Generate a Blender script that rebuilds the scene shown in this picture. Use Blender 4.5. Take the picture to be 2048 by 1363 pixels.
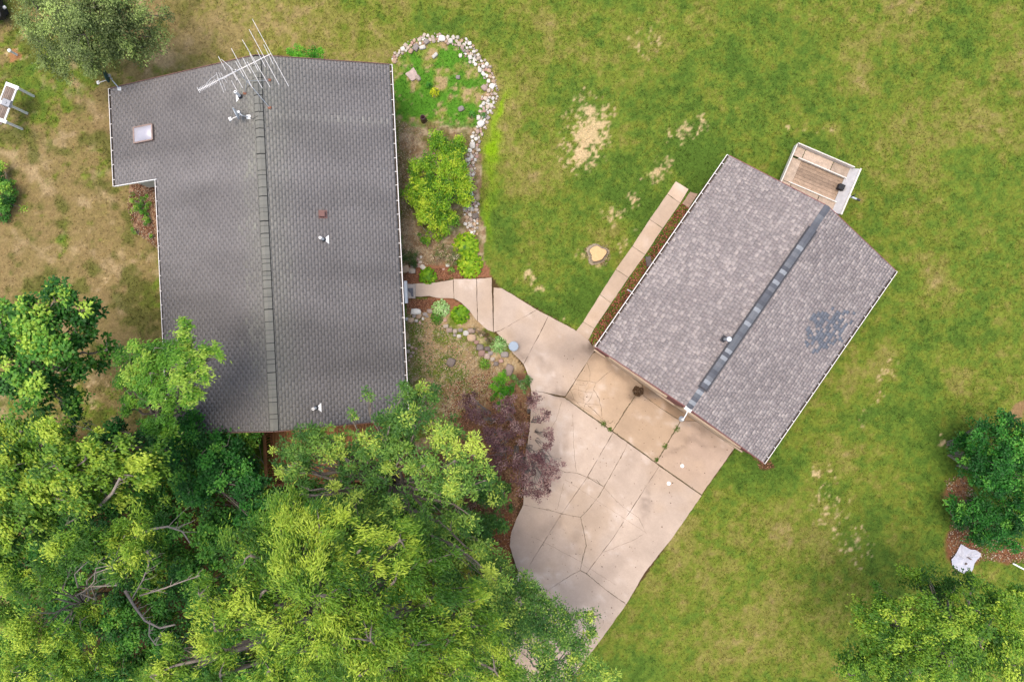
import bpy, math, random
import numpy as np
from mathutils import Vector, Matrix
random.seed(7); RNG = np.random.default_rng(7)
S = bpy.context.scene
C = S.collection
for o in list(bpy.data.objects): bpy.data.objects.remove(o)

# ------------------------------------------------------------------ camera, sky, sun, exposure
H = 32.0; FPX = 2048 * 24 / 36.0
cam = bpy.data.cameras.new('camera'); cam.lens = 24; cam.sensor_width = 36; cam.clip_end = 2000; cam.clip_start = 0.1
co = bpy.data.objects.new('camera', cam); C.objects.link(co); co.location = (0, 0, H); S.camera = co
w = bpy.data.worlds.new('World'); S.world = w; w.use_nodes = True
nt = w.node_tree; nt.nodes.clear()
sk = nt.nodes.new('ShaderNodeTexSky'); sk.sky_type = 'NISHITA'; sk.sun_disc = False
SUN_EL, SUN_AZ = 79, 285
sk.sun_elevation = math.radians(SUN_EL); sk.sun_rotation = math.radians(SUN_AZ); sk.dust_density = 4.0; sk.air_density = 1.0; sk.ozone_density = 1.0
bg = nt.nodes.new('ShaderNodeBackground'); bg.inputs[1].default_value = 0.15
ow = nt.nodes.new('ShaderNodeOutputWorld')
nt.links.new(sk.outputs[0], bg.inputs[0]); nt.links.new(bg.outputs[0], ow.inputs[0])
sl = bpy.data.lights.new('sun', 'SUN'); sl.energy = 1.15; sl.angle = math.radians(42); sl.color = (1.0, 0.91, 0.78)
so = bpy.data.objects.new('sun', sl); C.objects.link(so)
az = math.radians(SUN_AZ); el = math.radians(SUN_EL)
sd = Vector((math.sin(az) * math.cos(el), math.cos(az) * math.cos(el), math.sin(el)))
so.rotation_euler = sd.to_track_quat('Z', 'Y').to_euler()
S.view_settings.view_transform = 'Standard'; S.view_settings.look = 'None'
S.view_settings.exposure = 1.0; S.view_settings.gamma = 1; S.view_settings.use_curve_mapping = False

# ------------------------------------------------------------------ helpers
def P(px, py, z=0.0):
    """survey point: plan position of a photo feature standing at height z"""
    s = (H - z) / FPX
    return Vector(((px - 1024) * s, (681.5 - py) * s, z))
def G(x, y):      # plan metres -> survey units (ground level)
    return 1024 + x * FPX / H, 681.5 - y * FPX / H

def _hash(ix, iy, seed):
    n = (ix.astype(np.int64) * 374761393 + iy.astype(np.int64) * 668265263 + seed * 1442695041) & 0x7fffffff
    n = ((n ^ (n >> 13)) * 1274126177) & 0x7fffffff
    return ((n ^ (n >> 16)) & 0xffff) / 65535.0
def vnoise(x, y, sc, seed=0):
    x = np.asarray(x, float) * sc + 1000.3; y = np.asarray(y, float) * sc + 1000.7
    ix = np.floor(x); iy = np.floor(y); fx = x - ix; fy = y - iy
    fx = fx * fx * (3 - 2 * fx); fy = fy * fy * (3 - 2 * fy)
    a = _hash(ix, iy, seed); b = _hash(ix + 1, iy, seed); c = _hash(ix, iy + 1, seed); d = _hash(ix + 1, iy + 1, seed)
    return (a * (1 - fx) + b * fx) * (1 - fy) + (c * (1 - fx) + d * fx) * fy
def fbm(x, y, sc, seed=0, o=4):
    t = 0; a = 1; n = 0
    for i in range(o):
        t = t + a * vnoise(x, y, sc * 2 ** i, seed + i * 17); n += a; a *= 0.55
    return t / n
def sstep(a, b, v): 
    t = np.clip((v - a) / (b - a), 0, 1); return t * t * (3 - 2 * t)
def inpoly(px, py, poly):
    r = np.zeros(px.shape, bool); n = len(poly); j = n - 1
    for i in range(n):
        xi, yi = poly[i]; xj, yj = poly[j]
        c = ((yi > py) != (yj > py)) & (px < (xj - xi) * (py - yi) / ((yj - yi) or 1e-9) + xi)
        r ^= c; j = i
    return r

def srgb(r, g, b):
    f = lambda c: ((c / 255 + .055) / 1.055) ** 2.4 if c > 10 else c / 255 / 12.92
    return np.array([f(r), f(g), f(b)])

MATS = {}
def mat(name, color=(.5, .5, .5), rough=.8, attr=False, nscale=8.0, namt=.25, bump=.15, bscale=60, metal=0.0, transl=0.0, coords='Object', stretch=None, namt2=0, nscale2=1, spec=.3):
    if name in MATS: return MATS[name]
    m = bpy.data.materials.new(name); m.use_nodes = True; t = m.node_tree; L = t.links.new
    b = t.nodes['Principled BSDF']; out = t.nodes['Material Output']
    b.inputs['Roughness'].default_value = rough; b.inputs['Metallic'].default_value = metal
    b.inputs['Specular IOR Level'].default_value = spec
    tc = t.nodes.new('ShaderNodeTexCoord'); vec = tc.outputs[coords]
    if stretch:
        mp = t.nodes.new('ShaderNodeMapping'); mp.inputs['Scale'].default_value = stretch[:3]
        if len(stretch) > 3: mp.inputs['Rotation'].default_value = (0, 0, stretch[3])
        L(vec, mp.inputs[0]); vec = mp.outputs[0]
    if attr:
        a = t.nodes.new('ShaderNodeAttribute'); a.attribute_name = 'col'; col = a.outputs['Color']
    else:
        r = t.nodes.new('ShaderNodeRGB'); r.outputs[0].default_value = (*color, 1); col = r.outputs[0]
    def vary(col, sc, amt, det=5):
        n = t.nodes.new('ShaderNodeTexNoise'); n.inputs['Scale'].default_value = sc; n.inputs['Detail'].default_value = det; n.inputs['Roughness'].default_value = .65
        L(vec, n.inputs['Vector'])
        mr = t.nodes.new('ShaderNodeMapRange'); mr.inputs[1].default_value = .25; mr.inputs[2].default_value = .75
        mr.inputs[3].default_value = 1 - amt; mr.inputs[4].default_value = 1 + amt
        L(n.outputs[0], mr.inputs[0])
        mx = t.nodes.new('ShaderNodeVectorMath'); mx.operation = 'SCALE'; L(col, mx.inputs[0]); L(mr.outputs[0], mx.inputs['Scale'])
        return mx.outputs[0]
    if namt: col = vary(col, nscale, namt)
    if namt2: col = vary(col, nscale2, namt2)
    L(col, b.inputs['Base Color'])
    if bump:
        n = t.nodes.new('ShaderNodeTexNoise'); n.inputs['Scale'].default_value = bscale; n.inputs['Detail'].default_value = 4; L(vec, n.inputs['Vector'])
        bp = t.nodes.new('ShaderNodeBump'); bp.inputs['Strength'].default_value = bump; bp.inputs['Distance'].default_value = .02
        L(n.outputs[0], bp.inputs['Height']); L(bp.outputs[0], b.inputs['Normal'])
    if transl:
        tr = t.nodes.new('ShaderNodeBsdfTranslucent'); L(col, tr.inputs[0])
        ms = t.nodes.new('ShaderNodeMixShader'); ms.inputs[0].default_value = transl
        L(b.outputs[0], ms.inputs[1]); L(tr.outputs[0], ms.inputs[2]); L(ms.outputs[0], out.inputs[0])
    MATS[name] = m; return m

def tag(o, label=None, cat=None, group=None, kind=None):
    if label: o['label'] = label
    if cat: o['category'] = cat
    if group: o['group'] = group
    if kind: o['kind'] = kind
    return o
def thing(name, label, cat, loc, group=None, kind=None):
    o = bpy.data.objects.new(name, None); C.objects.link(o); o.location = loc; o.empty_display_size = .2
    return tag(o, label, cat, group, kind)
def root_loc(p):
    v = Vector((0, 0, 0))
    while p is not None: v += Vector(p.location); p = p.parent
    return v
def link(name, me, m, parent=None, loc=None):
    """mesh given in world coordinates, stored relative to its parent / its own location"""
    o = bpy.data.objects.new(name, me); C.objects.link(o)
    if m is not None and not me.materials: me.materials.append(m)
    if parent is not None:
        o.parent = parent; base = root_loc(parent)
    else: base = Vector((0, 0, 0))
    if loc is not None:
        loc = Vector(loc); me.transform(Matrix.Translation(-loc)); o.location = loc - base
    elif parent is not None:
        me.transform(Matrix.Translation(-base))
    return o
def npmesh(name, V, F, col=None, smooth=False):
    """V (n,3), F (m,k) fixed k"""
    me = bpy.data.meshes.new(name); V = np.asarray(V, np.float32); F = np.asarray(F, np.int32)
    k = F.shape[1]
    me.vertices.add(len(V)); me.vertices.foreach_set('co', V.ravel())
    me.loops.add(F.size); me.loops.foreach_set('vertex_index', F.ravel())
    me.polygons.add(len(F)); me.polygons.foreach_set('loop_start', np.arange(0, F.size, k, dtype=np.int32))
    me.polygons.foreach_set('loop_total', np.full(len(F), k, np.int32))
    if smooth: me.polygons.foreach_set('use_smooth', np.ones(len(F), bool))
    me.update(calc_edges=True)
    if col is not None:
        a = me.color_attributes.new('col', 'FLOAT_COLOR', 'POINT')
        c = np.ones((len(V), 4), np.float32); c[:, :3] = col; a.data.foreach_set('color', c.ravel())
    return me
class MB:
    def __init__(s): s.v = []; s.f = []; s.c = []
    def add(s, v, f, c=None):
        b = len(s.v); s.v += [tuple(x) for x in v]; s.f += [tuple(i + b for i in q) for q in f]
        s.c += [tuple(c) if c is not None else (.5, .5, .5)] * len(v); return s
    def box(s, c, size, rz=0, col=None, taper=1.0):
        x, y, z = [k / 2 for k in size]; ca, sa = math.cos(rz), math.sin(rz); vs = []
        for dz in (-1, 1):
            k = taper if dz > 0 else 1
            for dx, dy in ((-1, -1), (1, -1), (1, 1), (-1, 1)):
                a, b = dx * x * k, dy * y * k
                vs.append((c[0] + a * ca - b * sa, c[1] + a * sa + b * ca, c[2] + dz * z))
        return s.add(vs, [(0, 3, 2, 1), (4, 5, 6, 7), (0, 1, 5, 4), (1, 2, 6, 5), (2, 3, 7, 6), (3, 0, 4, 7)], col)
    def beam(s, a, b, wd, ht, col=None, up=Vector((0, 0, 1))):
        a = Vector(a); b = Vector(b); d = (b - a).normalized(); u = up if abs(d.dot(up)) < .95 else Vector((1, 0, 0))
        r = d.cross(u).normalized() * wd / 2; n = r.cross(d).normalized() * ht / 2
        vs = [a - r - n, a + r - n, a + r + n, a - r + n, b - r - n, b + r - n, b + r + n, b - r + n]
        return s.add(vs, [(0, 1, 2, 3), (7, 6, 5, 4), (0, 4, 5, 1), (1, 5, 6, 2), (2, 6, 7, 3), (3, 7, 4, 0)], col)
    def tube(s, pts, rad, n=6, col=None, cap=True):
        pts = [Vector(p) for p in pts]; b = len(s.v); vs = []; fs = []
        rad = rad if hasattr(rad, '__len__') else [rad] * len(pts)
        for i, p in enumerate(pts):
            d = (pts[min(i + 1, len(pts) - 1)] - pts[max(i - 1, 0)]).normalized()
            u = Vector((0, 0, 1)) if abs(d.z) < .9 else Vector((1, 0, 0))
            r = d.cross(u).normalized(); q = r.cross(d)
            for k in range(n):
                a = 2 * math.pi * k / n; vs.append(p + (r * math.cos(a) + q * math.sin(a)) * rad[i])
        for i in range(len(pts) - 1):
            for k in range(n):
                fs.append((i * n + k, i * n + (k + 1) % n, (i + 1) * n + (k + 1) % n, (i + 1) * n + k))
        if cap:
            fs.append(tuple(range(n))[::-1]); fs.append(tuple((len(pts) - 1) * n + k for k in range(n)))
        return s.add(vs, fs, col)
    def lathe(s, c, prof, n=16, col=None, ax=None):
        vs = []; fs = []; q = ax.to_track_quat('Z', 'Y') if ax else None
        for r, z in prof:
            for k in range(n):
                a = 2 * math.pi * k / n; v = Vector((r * math.cos(a), r * math.sin(a), z))
                if q: v = q @ v
                vs.append(Vector(c) + v)
        for i in range(len(prof) - 1):
            for k in range(n): fs.append((i * n + k, i * n + (k + 1) % n, (i + 1) * n + (k + 1) % n, (i + 1) * n + k))
        fs.append(tuple(range(n))[::-1]); fs.append(tuple((len(prof) - 1) * n + k for k in range(n)))
        return s.add(vs, fs, col)
    def prism(s, poly, z0, z1, col=None):
        n = len(poly); a = sum(poly[i][0] * poly[(i + 1) % n][1] - poly[(i + 1) % n][0] * poly[i][1] for i in range(n))
        if a < 0: poly = poly[::-1]
        vs = [(p[0], p[1], z0) for p in poly] + [(p[0], p[1], z1) for p in poly]
        fs = [tuple(range(n))[::-1], tuple(range(n, 2 * n))] + [(i, (i + 1) % n, n + (i + 1) % n, n + i) for i in range(n)]
        return s.add(vs, fs, col)
    def mesh(s, name, smooth=False, attr=False):
        me = bpy.data.meshes.new(name); me.from_pydata(s.v, [], s.f); me.update()
        if smooth:
            for p in me.polygons: p.use_smooth = True
        if attr:
            a = me.color_attributes.new('col', 'FLOAT_COLOR', 'POINT')
            a.data.foreach_set('color', np.array([(*c, 1) for c in s.c], np.float32).ravel())
        return me
    def build(s, name, m, parent=None, loc=None, smooth=False, attr=False):
        return link(name, s.mesh(name, smooth, attr), m, parent, loc)

# ------------------------------------------------------------------ materials
M_ground = mat('lawn_soil', attr=True, rough=.95, nscale=9, namt=.33, nscale2=38, namt2=.38, bump=.5, bscale=45, spec=.1)
M_grass = mat('grass_blades', attr=True, rough=.8, namt=.25, nscale=2.5, bump=0, transl=.25, spec=.15)
M_leaf = mat('leaf', attr=True, rough=.55, namt=.12, nscale=3, bump=0, transl=.38, spec=.35)
M_concrete = mat('concrete', attr=True, rough=.85, namt=.07, nscale=1.3, namt2=.07, nscale2=14, bump=.12, bscale=90, spec=.2)
M_stone = mat('field_stone', attr=True, rough=.8, namt=.22, nscale=9, bump=.3, bscale=30)
M_chip = mat('chips', attr=True, rough=.9, namt=.15, nscale=20, bump=0)
M_bark = mat('bark', (.17, .14, .115), .9, namt=.35, nscale=6, bump=.5, bscale=25)
M_twig = mat('pale_bark', (.26, .22, .19), .9, namt=.3, nscale=6, bump=.3)
M_shH = mat('house_shingle', attr=True, rough=.92, namt=.12, nscale=.55, namt2=.08, nscale2=45, bump=.35, bscale=220, spec=.25)
M_shG = mat('garage_shingle', attr=True, rough=.92, namt=.06, nscale=.6, namt2=.14, nscale2=50, bump=.35, bscale=220, spec=.25)
M_under = mat('roof_underlay', (.085, .082, .082), .95)
M_white = mat('white_paint', (.78, .77, .74), .5, namt=.08, nscale=5, bump=.05)
M_gut = mat('gutter_white', (.70, .66, .62), .5, namt=.15, nscale=6, bump=.05)
M_dark = mat('dark_metal', (.035, .035, .04), .5, namt=.2)
M_debris = mat('gutter_debris', (.05, .038, .03), .95, namt=.5, nscale=12)
M_galv = mat('galvanised', (.5, .53, .56), .42, metal=.5, namt=.12, nscale=7, bump=.05)
M_alu = mat('aluminium', (.66, .64, .62), .45, metal=.2, namt=.12, nscale=6, bump=0)
M_rust = mat('rusty_metal', (.22, .085, .045), .85, namt=.35, nscale=20)
M_maroon = mat('maroon_siding', (.20, .075, .07), .75, namt=.12, nscale=4)
M_tan = mat('tan_siding', (.50, .38, .26), .75, namt=.08, nscale=4)
M_cream = mat('cream_siding', (.55, .52, .45), .75, namt=.08, nscale=4)
M_deck = mat('deck_wood', attr=True, rough=.75, namt=.2, nscale=4, stretch=(6, .6, 6), bump=.2, bscale=20)
M_wood = mat('weathered_wood', attr=True, rough=.9, namt=.25, nscale=5, namt2=.3, nscale2=24, bump=.4, bscale=30)
M_black = mat('black_rubber', (.02, .02, .022), .7, namt=.2)
M_dome = mat('acrylic_dome', (.33, .32, .36), .3, namt=.05, bump=0, spec=.6)
M_brownbox = mat('brown_vent', (.17, .09, .075), .7, namt=.15)
M_pot = mat('dark_glazed_clay', (.06, .025, .03), .35, namt=.25)
M_red = mat('lava_gravel', attr=True, rough=.9, namt=.2, nscale=20, bump=0)
M_soilm = mat('crack_soil', (.10, .075, .04), .95, namt=.5, nscale=14, bump=.4)
M_stumpface = mat('cut_wood', (.56, .35, .17), .8, namt=.15, nscale=7, namt2=.12, nscale2=30)
M_plastic = mat('white_plastic_sheet', (.44, .44, .48), .4, namt=.08, nscale=6, bump=.1)
M_worn = mat('worn_cream_paint', (.60, .56, .50), .65, namt=.2, nscale=7)
M_green = mat('dark_green_plastic', (.02, .06, .05), .5, namt=.1)

# ------------------------------------------------------------------ plan outlines (survey units)
RH = math.radians(2.75)
aH = Vector((math.sin(RH), -math.cos(RH), 0))       # along the house, towards the deck
RU = math.radians(3.45); uH = Vector((math.cos(RU), math.sin(RU), 0))        # across, towards the garden
NEc = P(779, 129, 2.7); HALF = 5.1; SL = 1 / 3.0
RIDGE0 = Vector((NEc.x, NEc.y, 0)) - uH * HALF; ZR = 2.7 + HALF * SL; LEN = 15.22; EXT = 7.34; EXTL = 4.3
def HP(u, v, dz=0.0):                                # point on the house roof surface
    return RIDGE0 + uH * u + aH * v + Vector((0, 0, ZR - abs(u) * SL + dz))
def HG(u, v, z): return RIDGE0 + uH * u + aH * v + Vector((0, 0, z))
Wc = P(1190, 692, 2.7); Nc = P(1455, 308, 2.7); Sc = P(1530, 927, 2.7)
aG = (Nc - Wc).normalized(); uG = Vector((aG.y, -aG.x, 0)); LG = 10.0; HG2 = 4.33
RG0 = Vector((Wc.x, Wc.y, 0)) + uG * (HG2 + .11); ZG = 2.7 + HG2 * SL
def GP(u, v, dz=0.0): return RG0 + uG * u + aG * v + Vector((0, 0, ZG - abs(u) * SL + dz))
def GG(u, v, z): return RG0 + uG * u + aG * v + Vector((0, 0, z))
def plan(pts): return [G(p.x, p.y) for p in pts]
POLY_HOUSE = plan([HG(-4.8, .3, 0), HG(4.8, .3, 0), HG(4.8, LEN - .4, 0), HG(-4.8, LEN - .4, 0)])
POLY_GAR = plan([GG(-4.2, .1, 0), GG(4.2, .1, 0), GG(4.2, 9.9, 0), GG(-4.2, 9.9, 0)])

SLABS = [
 [(826,567),(868,565),(906.5,559),(908,597),(873.5,595.6),(859,592),(826,594)],
 [(907,557.6),(953,557.5),(955,642),(948.7,635),(939.5,622),(923,605.7),(908.3,597)],
 [(953.5,557.5),(983.5,554.7),(986.5,664),(974,659),(963,649),(955.5,642)],
 [(987,574.5),(1003.7,576),(1029,591),(1055,607.5),(1074,619),(1000,661),(987,664)],
 [(1000,661),(1074,619),(1097,631),(1080,666),(1047,728),(1042,722),(1025,705.6),(1012,684),(1000,672),(992,664)],
 [(1097,631),(1148,658),(1178,681),(1190,700),(1185,706),(1130,792),(1086,783.6),(1062,781),(1059,764),(1053,742),(1047,728),(1080,666)],
 [(1062,781),(1086,783.6),(1108,791),(1130,795),(1172,826),(1226,864),(1203,903),(1174,953),(1152,944.5),(1132,943.6),(1113,935.5),(1050,920),(1060,850)],
 [(1050,920),(1113,935.5),(1132,943.6),(1152,944.5),(1174,953),(1123,1026),(1077.5,1014.6),(1046,1008)],
 [(1046,1008),(1077.5,1014.6),(1123,1026),(1048,1146),(1036,1140),(1032,1132),(1019,1090),(1022.5,1062),(1031,1040)],
 [(1226,864),(1254.7,884.5),(1248.6,900),(1225,942),(1208,972.6),(1174,953),(1203,903)],
 [(1174,953),(1208,972.6),(1197,992),(1178,1015),(1161,1033),(1123,1026)],
 [(1123,1026),(1161,1033),(1167,1060),(1172.7,1090),(1163,1126),(1160,1139),(1142,1148.5),(1122.7,1161),(1080,1190),(1024,1225),(1028,1165),(1037,1141),(1048,1146)],
 [(1254.7,884.5),(1279.6,902),(1312,926),(1318,931),(1226,1074),(1172,1146),(1160,1139),(1163,1126),(1172.7,1090),(1167,1060),(1161,1033),(1178,1015),(1197,992),(1208,972.6),(1225,942),(1248.6,900)],
 [(1318,931),(1337,944),(1387,979),(1403,990),(1375,1030),(1346,1072),(1289,1144),(1252,1207),(1213,1179),(1180,1152),(1172,1146),(1226,1074)],
 [(1160,1139),(1172,1146),(1180,1152),(1213,1179),(1252,1207),(1206.6,1271),(1150,1345),(1090,1430),(950,1430),(990,1300),(1024,1225),(1080,1190),(1122.7,1161),(1142,1148.5)],
 [(1185,706),(1194,702),(1249.7,742),(1284.6,770),(1272,788),(1225,861),(1172,824),(1130,794)],
 [(1284.6,770),(1287,791),(1319.5,814.6),(1339.5,827),(1361,840),(1312,924.5),(1279.6,900),(1225,861),(1272,788)],
 [(1361,840),(1394,842),(1422,862),(1469,894.5),(1410,977.5),(1403,988),(1387,977),(1337,942),(1312,924.5)],
 [(1190,700),(1182,692),(1200,680),(1490,882),(1469,894.5),(1422,862),(1394,842),(1361,840),(1339.5,827),(1319.5,814.6),(1287,791),(1284.6,770),(1249.7,742),(1194,702)],
]
SLABCOL = [0]*15 + [1, 1, 3, 2]
DRIVE = [(905,557),(984,554),(1004,576),(1148,658),(1190,690),(1475,890),(1403,990),(1252,1207),(1150,1345),(1090,1430),(950,1430),(1024,1225),(1026,1150),(1019,1090),(1031,1040),(1050,920),(1062,781),(1053,742),(1025,705),(987,664),(908,597),(820,596),(820,568)]
lp = [(1351,362.6),(1334,388),(1298.7,438.7),(1264,492.6),(1231,539),(1199.5,589),(1166,643),(1150,663.7)]
rp = [(1377,378.6),(1360,407),(1325,457),(1290,509.6),(1257,555),(1222.6,605.7),(1188.4,656.6),(1176,681)]
SIDE = lp + rp[::-1]
BED1 = [(785,120),(800,103),(831,80),(884,70),(921,80),(950,112),(980,150),(992,178),(975,225),(960,262),(962,300),(955,400),(968,450),(966,500),(985,553),(905,560),(806,572),(800,400)]
BED2 = [(812,594),(870,592),(908,596),(940,624),(987,664),(1024,702),(1053,742),(1064,790),(1066,850),(1055,920),(1048,1000),(1030,1045),(1020,1090),(960,1130),(880,1050),(820,900),(814,700)]
BED3 = [(262,362),(312,362),(316,500),(290,480),(266,460),(255,410)]

# ------------------------------------------------------------------ the lawn: colour of the ground cover
STRAW = srgb(172, 150, 100) * .60; DRY = srgb(146, 142, 70) * .62; OLIVE = srgb(122, 136, 48) * .63
GREEN = srgb(104, 131, 46) * .61; LUSH = srgb(82, 116, 40) * .60; SAND = srgb(222, 194, 146) * .60; SOIL = srgb(112, 88, 56) * .56
LIME = srgb(140, 180, 20) * .62
# (x, y, rx, ry, angle deg, dryness shift)
BLOBS = [(1420,330,70,50,20,-.6),(1180,600,70,50,30,-.55),(1080,600,60,40,30,-.35),(1270,420,90,35,55,-.4),(1010,90,60,40,0,-.2),(1100,430,110,80,0,-.25),
 (1790,430,120,90,0,-.18),(1860,820,90,160,20,-.25),(1500,960,80,50,30,-.3),(1760,1080,60,120,20,-.25),(1430,1140,140,60,-50,-.2),(1600,270,60,60,0,-.15),
 (1480,200,130,90,0,.28),(1290,85,120,45,-15,.42),(1250,140,60,40,0,.25),(1360,150,90,40,20,.15),(1780,90,90,30,10,.12),(1350,230,120,30,-25,.15),(1640,1050,70,90,0,.22),(1560,1180,120,100,0,.25),(1760,740,30,90,30,.3),(1470,1220,60,120,-30,.15),
 (1100,180,60,60,0,-.15),(1920,560,100,100,0,-.1),(1950,200,90,110,0,-.1),(1650,150,110,60,0,-.12),(1610,250,50,16,0,.35),(1030,350,40,60,0,.3),(1060,470,25,50,0,.25),
 (450,60,190,50,0,.3),(760,90,40,50,0,.35),(620,40,110,40,0,.25),(250,350,90,150,0,.1),(180,560,150,60,0,.28),(60,120,90,70,0,-.25),(30,300,60,60,0,-.1),(130,485,18,24,0,-.7),(60,210,90,40,0,-.15),(420,170,80,20,-10,-.2),
 (350,60,120,60,0,-.05),(700,60,80,60,0,0.05),(640,20,90,30,0,-.1),(270,700,90,120,0,.1),(1590,330,60,60,0,-.25),(1720,470,60,70,40,-.3),(1870,1010,40,120,10,-.15),
 (1280,1250,50,60,-50,-.3),(1240,1340,100,40,0,-.4),(860,40,100,40,0,-.1),(1200,30,100,30,0,.1),(1900,100,80,60,0,-.22),(1640,60,90,50,0,-.12),(1800,640,60,80,20,-.15),(1700,900,60,50,0,.15),(1800,860,40,90,25,.15),(1350,1180,60,50,-40,-.12),(1560,1300,140,50,0,.18)]
SANDY = [(1175,262,34,54,10,1.35),(1160,300,30,26,0,1.15),(1372,262,34,20,-30,.62),(1410,240,12,24,0,.5),(1320,342,30,14,-35,.62),(1190,510,32,20,0,.35),(1235,430,26,34,35,.4),(1275,392,14,10,0,.6),
 (1052,549,14,9,0,.85),(1066,578,13,10,20,.6),(1255,480,14,26,30,.45),(1770,735,20,26,20,.42),(1745,800,10,60,30,.3),(1660,1020,40,50,0,.34),(1700,1090,40,40,0,.32),(1640,950,22,20,0,.3),
 (30,110,20,15,0,.6),(150,770,60,50,0,.3),(1890,885,18,12,0,.55),(1290,75,40,40,0,.22),(205,560,30,18,0,.3),(1620,258,50,10,5,.35),(1240,600,14,10,0,.3),(1120,640,14,8,0,.3)]
LIMES = [(1003,222,9,42,18,.9),(986,290,11,32,14,.9),(978,345,9,30,0,.4),(972,430,8,45,0,.4)]
def blob(px, py, b):
    a = math.radians(b[4]); dx = px - b[0]; dy = py - b[1]
    u = (dx * math.cos(a) + dy * math.sin(a)) / b[2]; v = (-dx * math.sin(a) + dy * math.cos(a)) / b[3]
    return np.exp(-(u * u + v * v) * .9)
def mixc(c, d, t): return c * (1 - t[:, None]) + d * t[:, None]
def ground_col(x, y):
    px, py = G(x, y)
    w1 = (fbm(x, y, .9, 5) - .5); w2 = (fbm(x, y, .9, 9) - .5)
    qx = px + w1 * 60; qy = py + w2 * 60
    big = fbm(x, y, .10, 1, 3); mid = fbm(x, y, .42, 2, 4); fine = fbm(x, y, 2.6, 3, 3)
    streak = fbm(x * .8 + y * .6, y * .8 - x * .6, 1.0, 55, 4); tiny = fbm(x, y, 7, 57, 2)
    D = .425 - .05 * sstep(900, 1300, px) + (big - .5) * .6 + (mid - .5) * .85 + (fine - .5) * .65 + (streak - .5) * .35 + (tiny - .5) * .45
    D += .20 * sstep(900, 300, px) * sstep(700, 200, py + 0 * px) + .10 * sstep(350, 250, px)
    D += .12 * sstep(350, 200, px) * sstep(250, 350, py)
    for b in BLOBS: D = D + blob(qx, qy, b) * b[5] * .8
    c = np.repeat(LUSH[None], len(x), 0)
    c = mixc(c, GREEN, sstep(.02, .22, D)); c = mixc(c, OLIVE, sstep(.22, .42, D)); c = mixc(c, DRY, sstep(.42, .66, D)); c = mixc(c, STRAW, sstep(.68, .98, D))
    c = mixc(c, srgb(116, 126, 52) * .60, np.full(len(x), .16))
    far = sstep(46, 60, np.maximum(np.abs(x), np.abs(y))); c = mixc(c, srgb(124, 132, 54) * .60, far)
    # brownish western lawn
    c = mixc(c, srgb(150, 128, 86) * .60, sstep(480, 260, px) * sstep(.36, .62, D) * .8)
    fleck = fbm(x, y, 6.5, 31, 3)
    wst = sstep(520, 330, px) * (1 - far); c = mixc(c, srgb(190, 166, 126) * .60, sstep(.52, .72, streak * .6 + fbm(x, y, 2.2, 63, 3) * .4) * wst * .7); c = mixc(c, srgb(104, 110, 48) * .58, sstep(.5, .3, fbm(x, y, 1.3, 65, 4)) * wst * .8)
    c = c * (1 + (fbm(x, y, 5, 61, 3) - .5) * .45)[:, None]
    for b in SANDY: 
        t = blob(px + w1 * 40, py + w2 * 40, b) * b[5]; c = mixc(c, SAND, sstep(.42, .95, t + (fleck - .5) * 1.6 + (tiny - .5) * 1.3) * (t > .1) * .9)
    for b in LIMES: c = mixc(c, LIME, np.clip(blob(qx, qy, b) * b[5] * (1.1 + (fine - .5) * 1.4), 0, .9))
    jx = px + w1 * 22; jy = py + w2 * 22
    n1 = fbm(x, y, 1.6, 40, 4); n2 = fbm(x, y, 5, 44, 2)
    # garden beds
    m = inpoly(jx, jy, BED1)
    turf = mixc(np.repeat((srgb(88, 140, 40) * .66)[None], len(x), 0), srgb(134, 146, 62) * .66, sstep(.40, .58, n1)); turf = mixc(turf, srgb(184, 158, 116) * .62, sstep(.52, .64, n1 * .5 + n2 * .5) * .9)
    grit = mixc(np.repeat((srgb(150, 124, 92) * .62)[None], len(x), 0), srgb(190, 170, 138) * .62, sstep(.4, .7, n2)); grit = mixc(grit, srgb(108, 110, 50) * .6, sstep(.5, .66, n1) * .7)
    bed = mixc(turf, grit, sstep(235, 262, py + (n1 - .5) * 70))
    bed = mixc(bed, srgb(156, 108, 80) * .6, sstep(520, 535, py))
    c = np.where(m[:, None], bed, c)
    m = inpoly(jx, jy, BED2)
    peb = mixc(np.repeat((srgb(178, 152, 112) * .62)[None], len(x), 0), srgb(122, 134, 56) * .62, sstep(.42, .58, n1)); peb = mixc(peb, srgb(210, 188, 150) * .62, sstep(.62, .75, n2) * .7)
    lit = mixc(np.repeat((srgb(150, 118, 84) * .6)[None], len(x), 0), srgb(128, 94, 70) * .6, sstep(.4, .65, n1))
    b2 = mixc(peb, lit, sstep(0, 1, (py - 790) / 50 + (px - 960) / 60 + (n1 - .5) * 2 + .3))
    b2 = mixc(b2, srgb(156, 108, 80) * .6, sstep(632, 612, py))
    c = np.where(m[:, None], b2, c)
    m = inpoly(jx, jy, BED3); b3 = mixc(np.repeat((srgb(120, 84, 62) * .6)[None], len(x), 0), srgb(176, 142, 112) * .6, sstep(.45, .6, n2)); c = np.where(m[:, None], b3, c)
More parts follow.
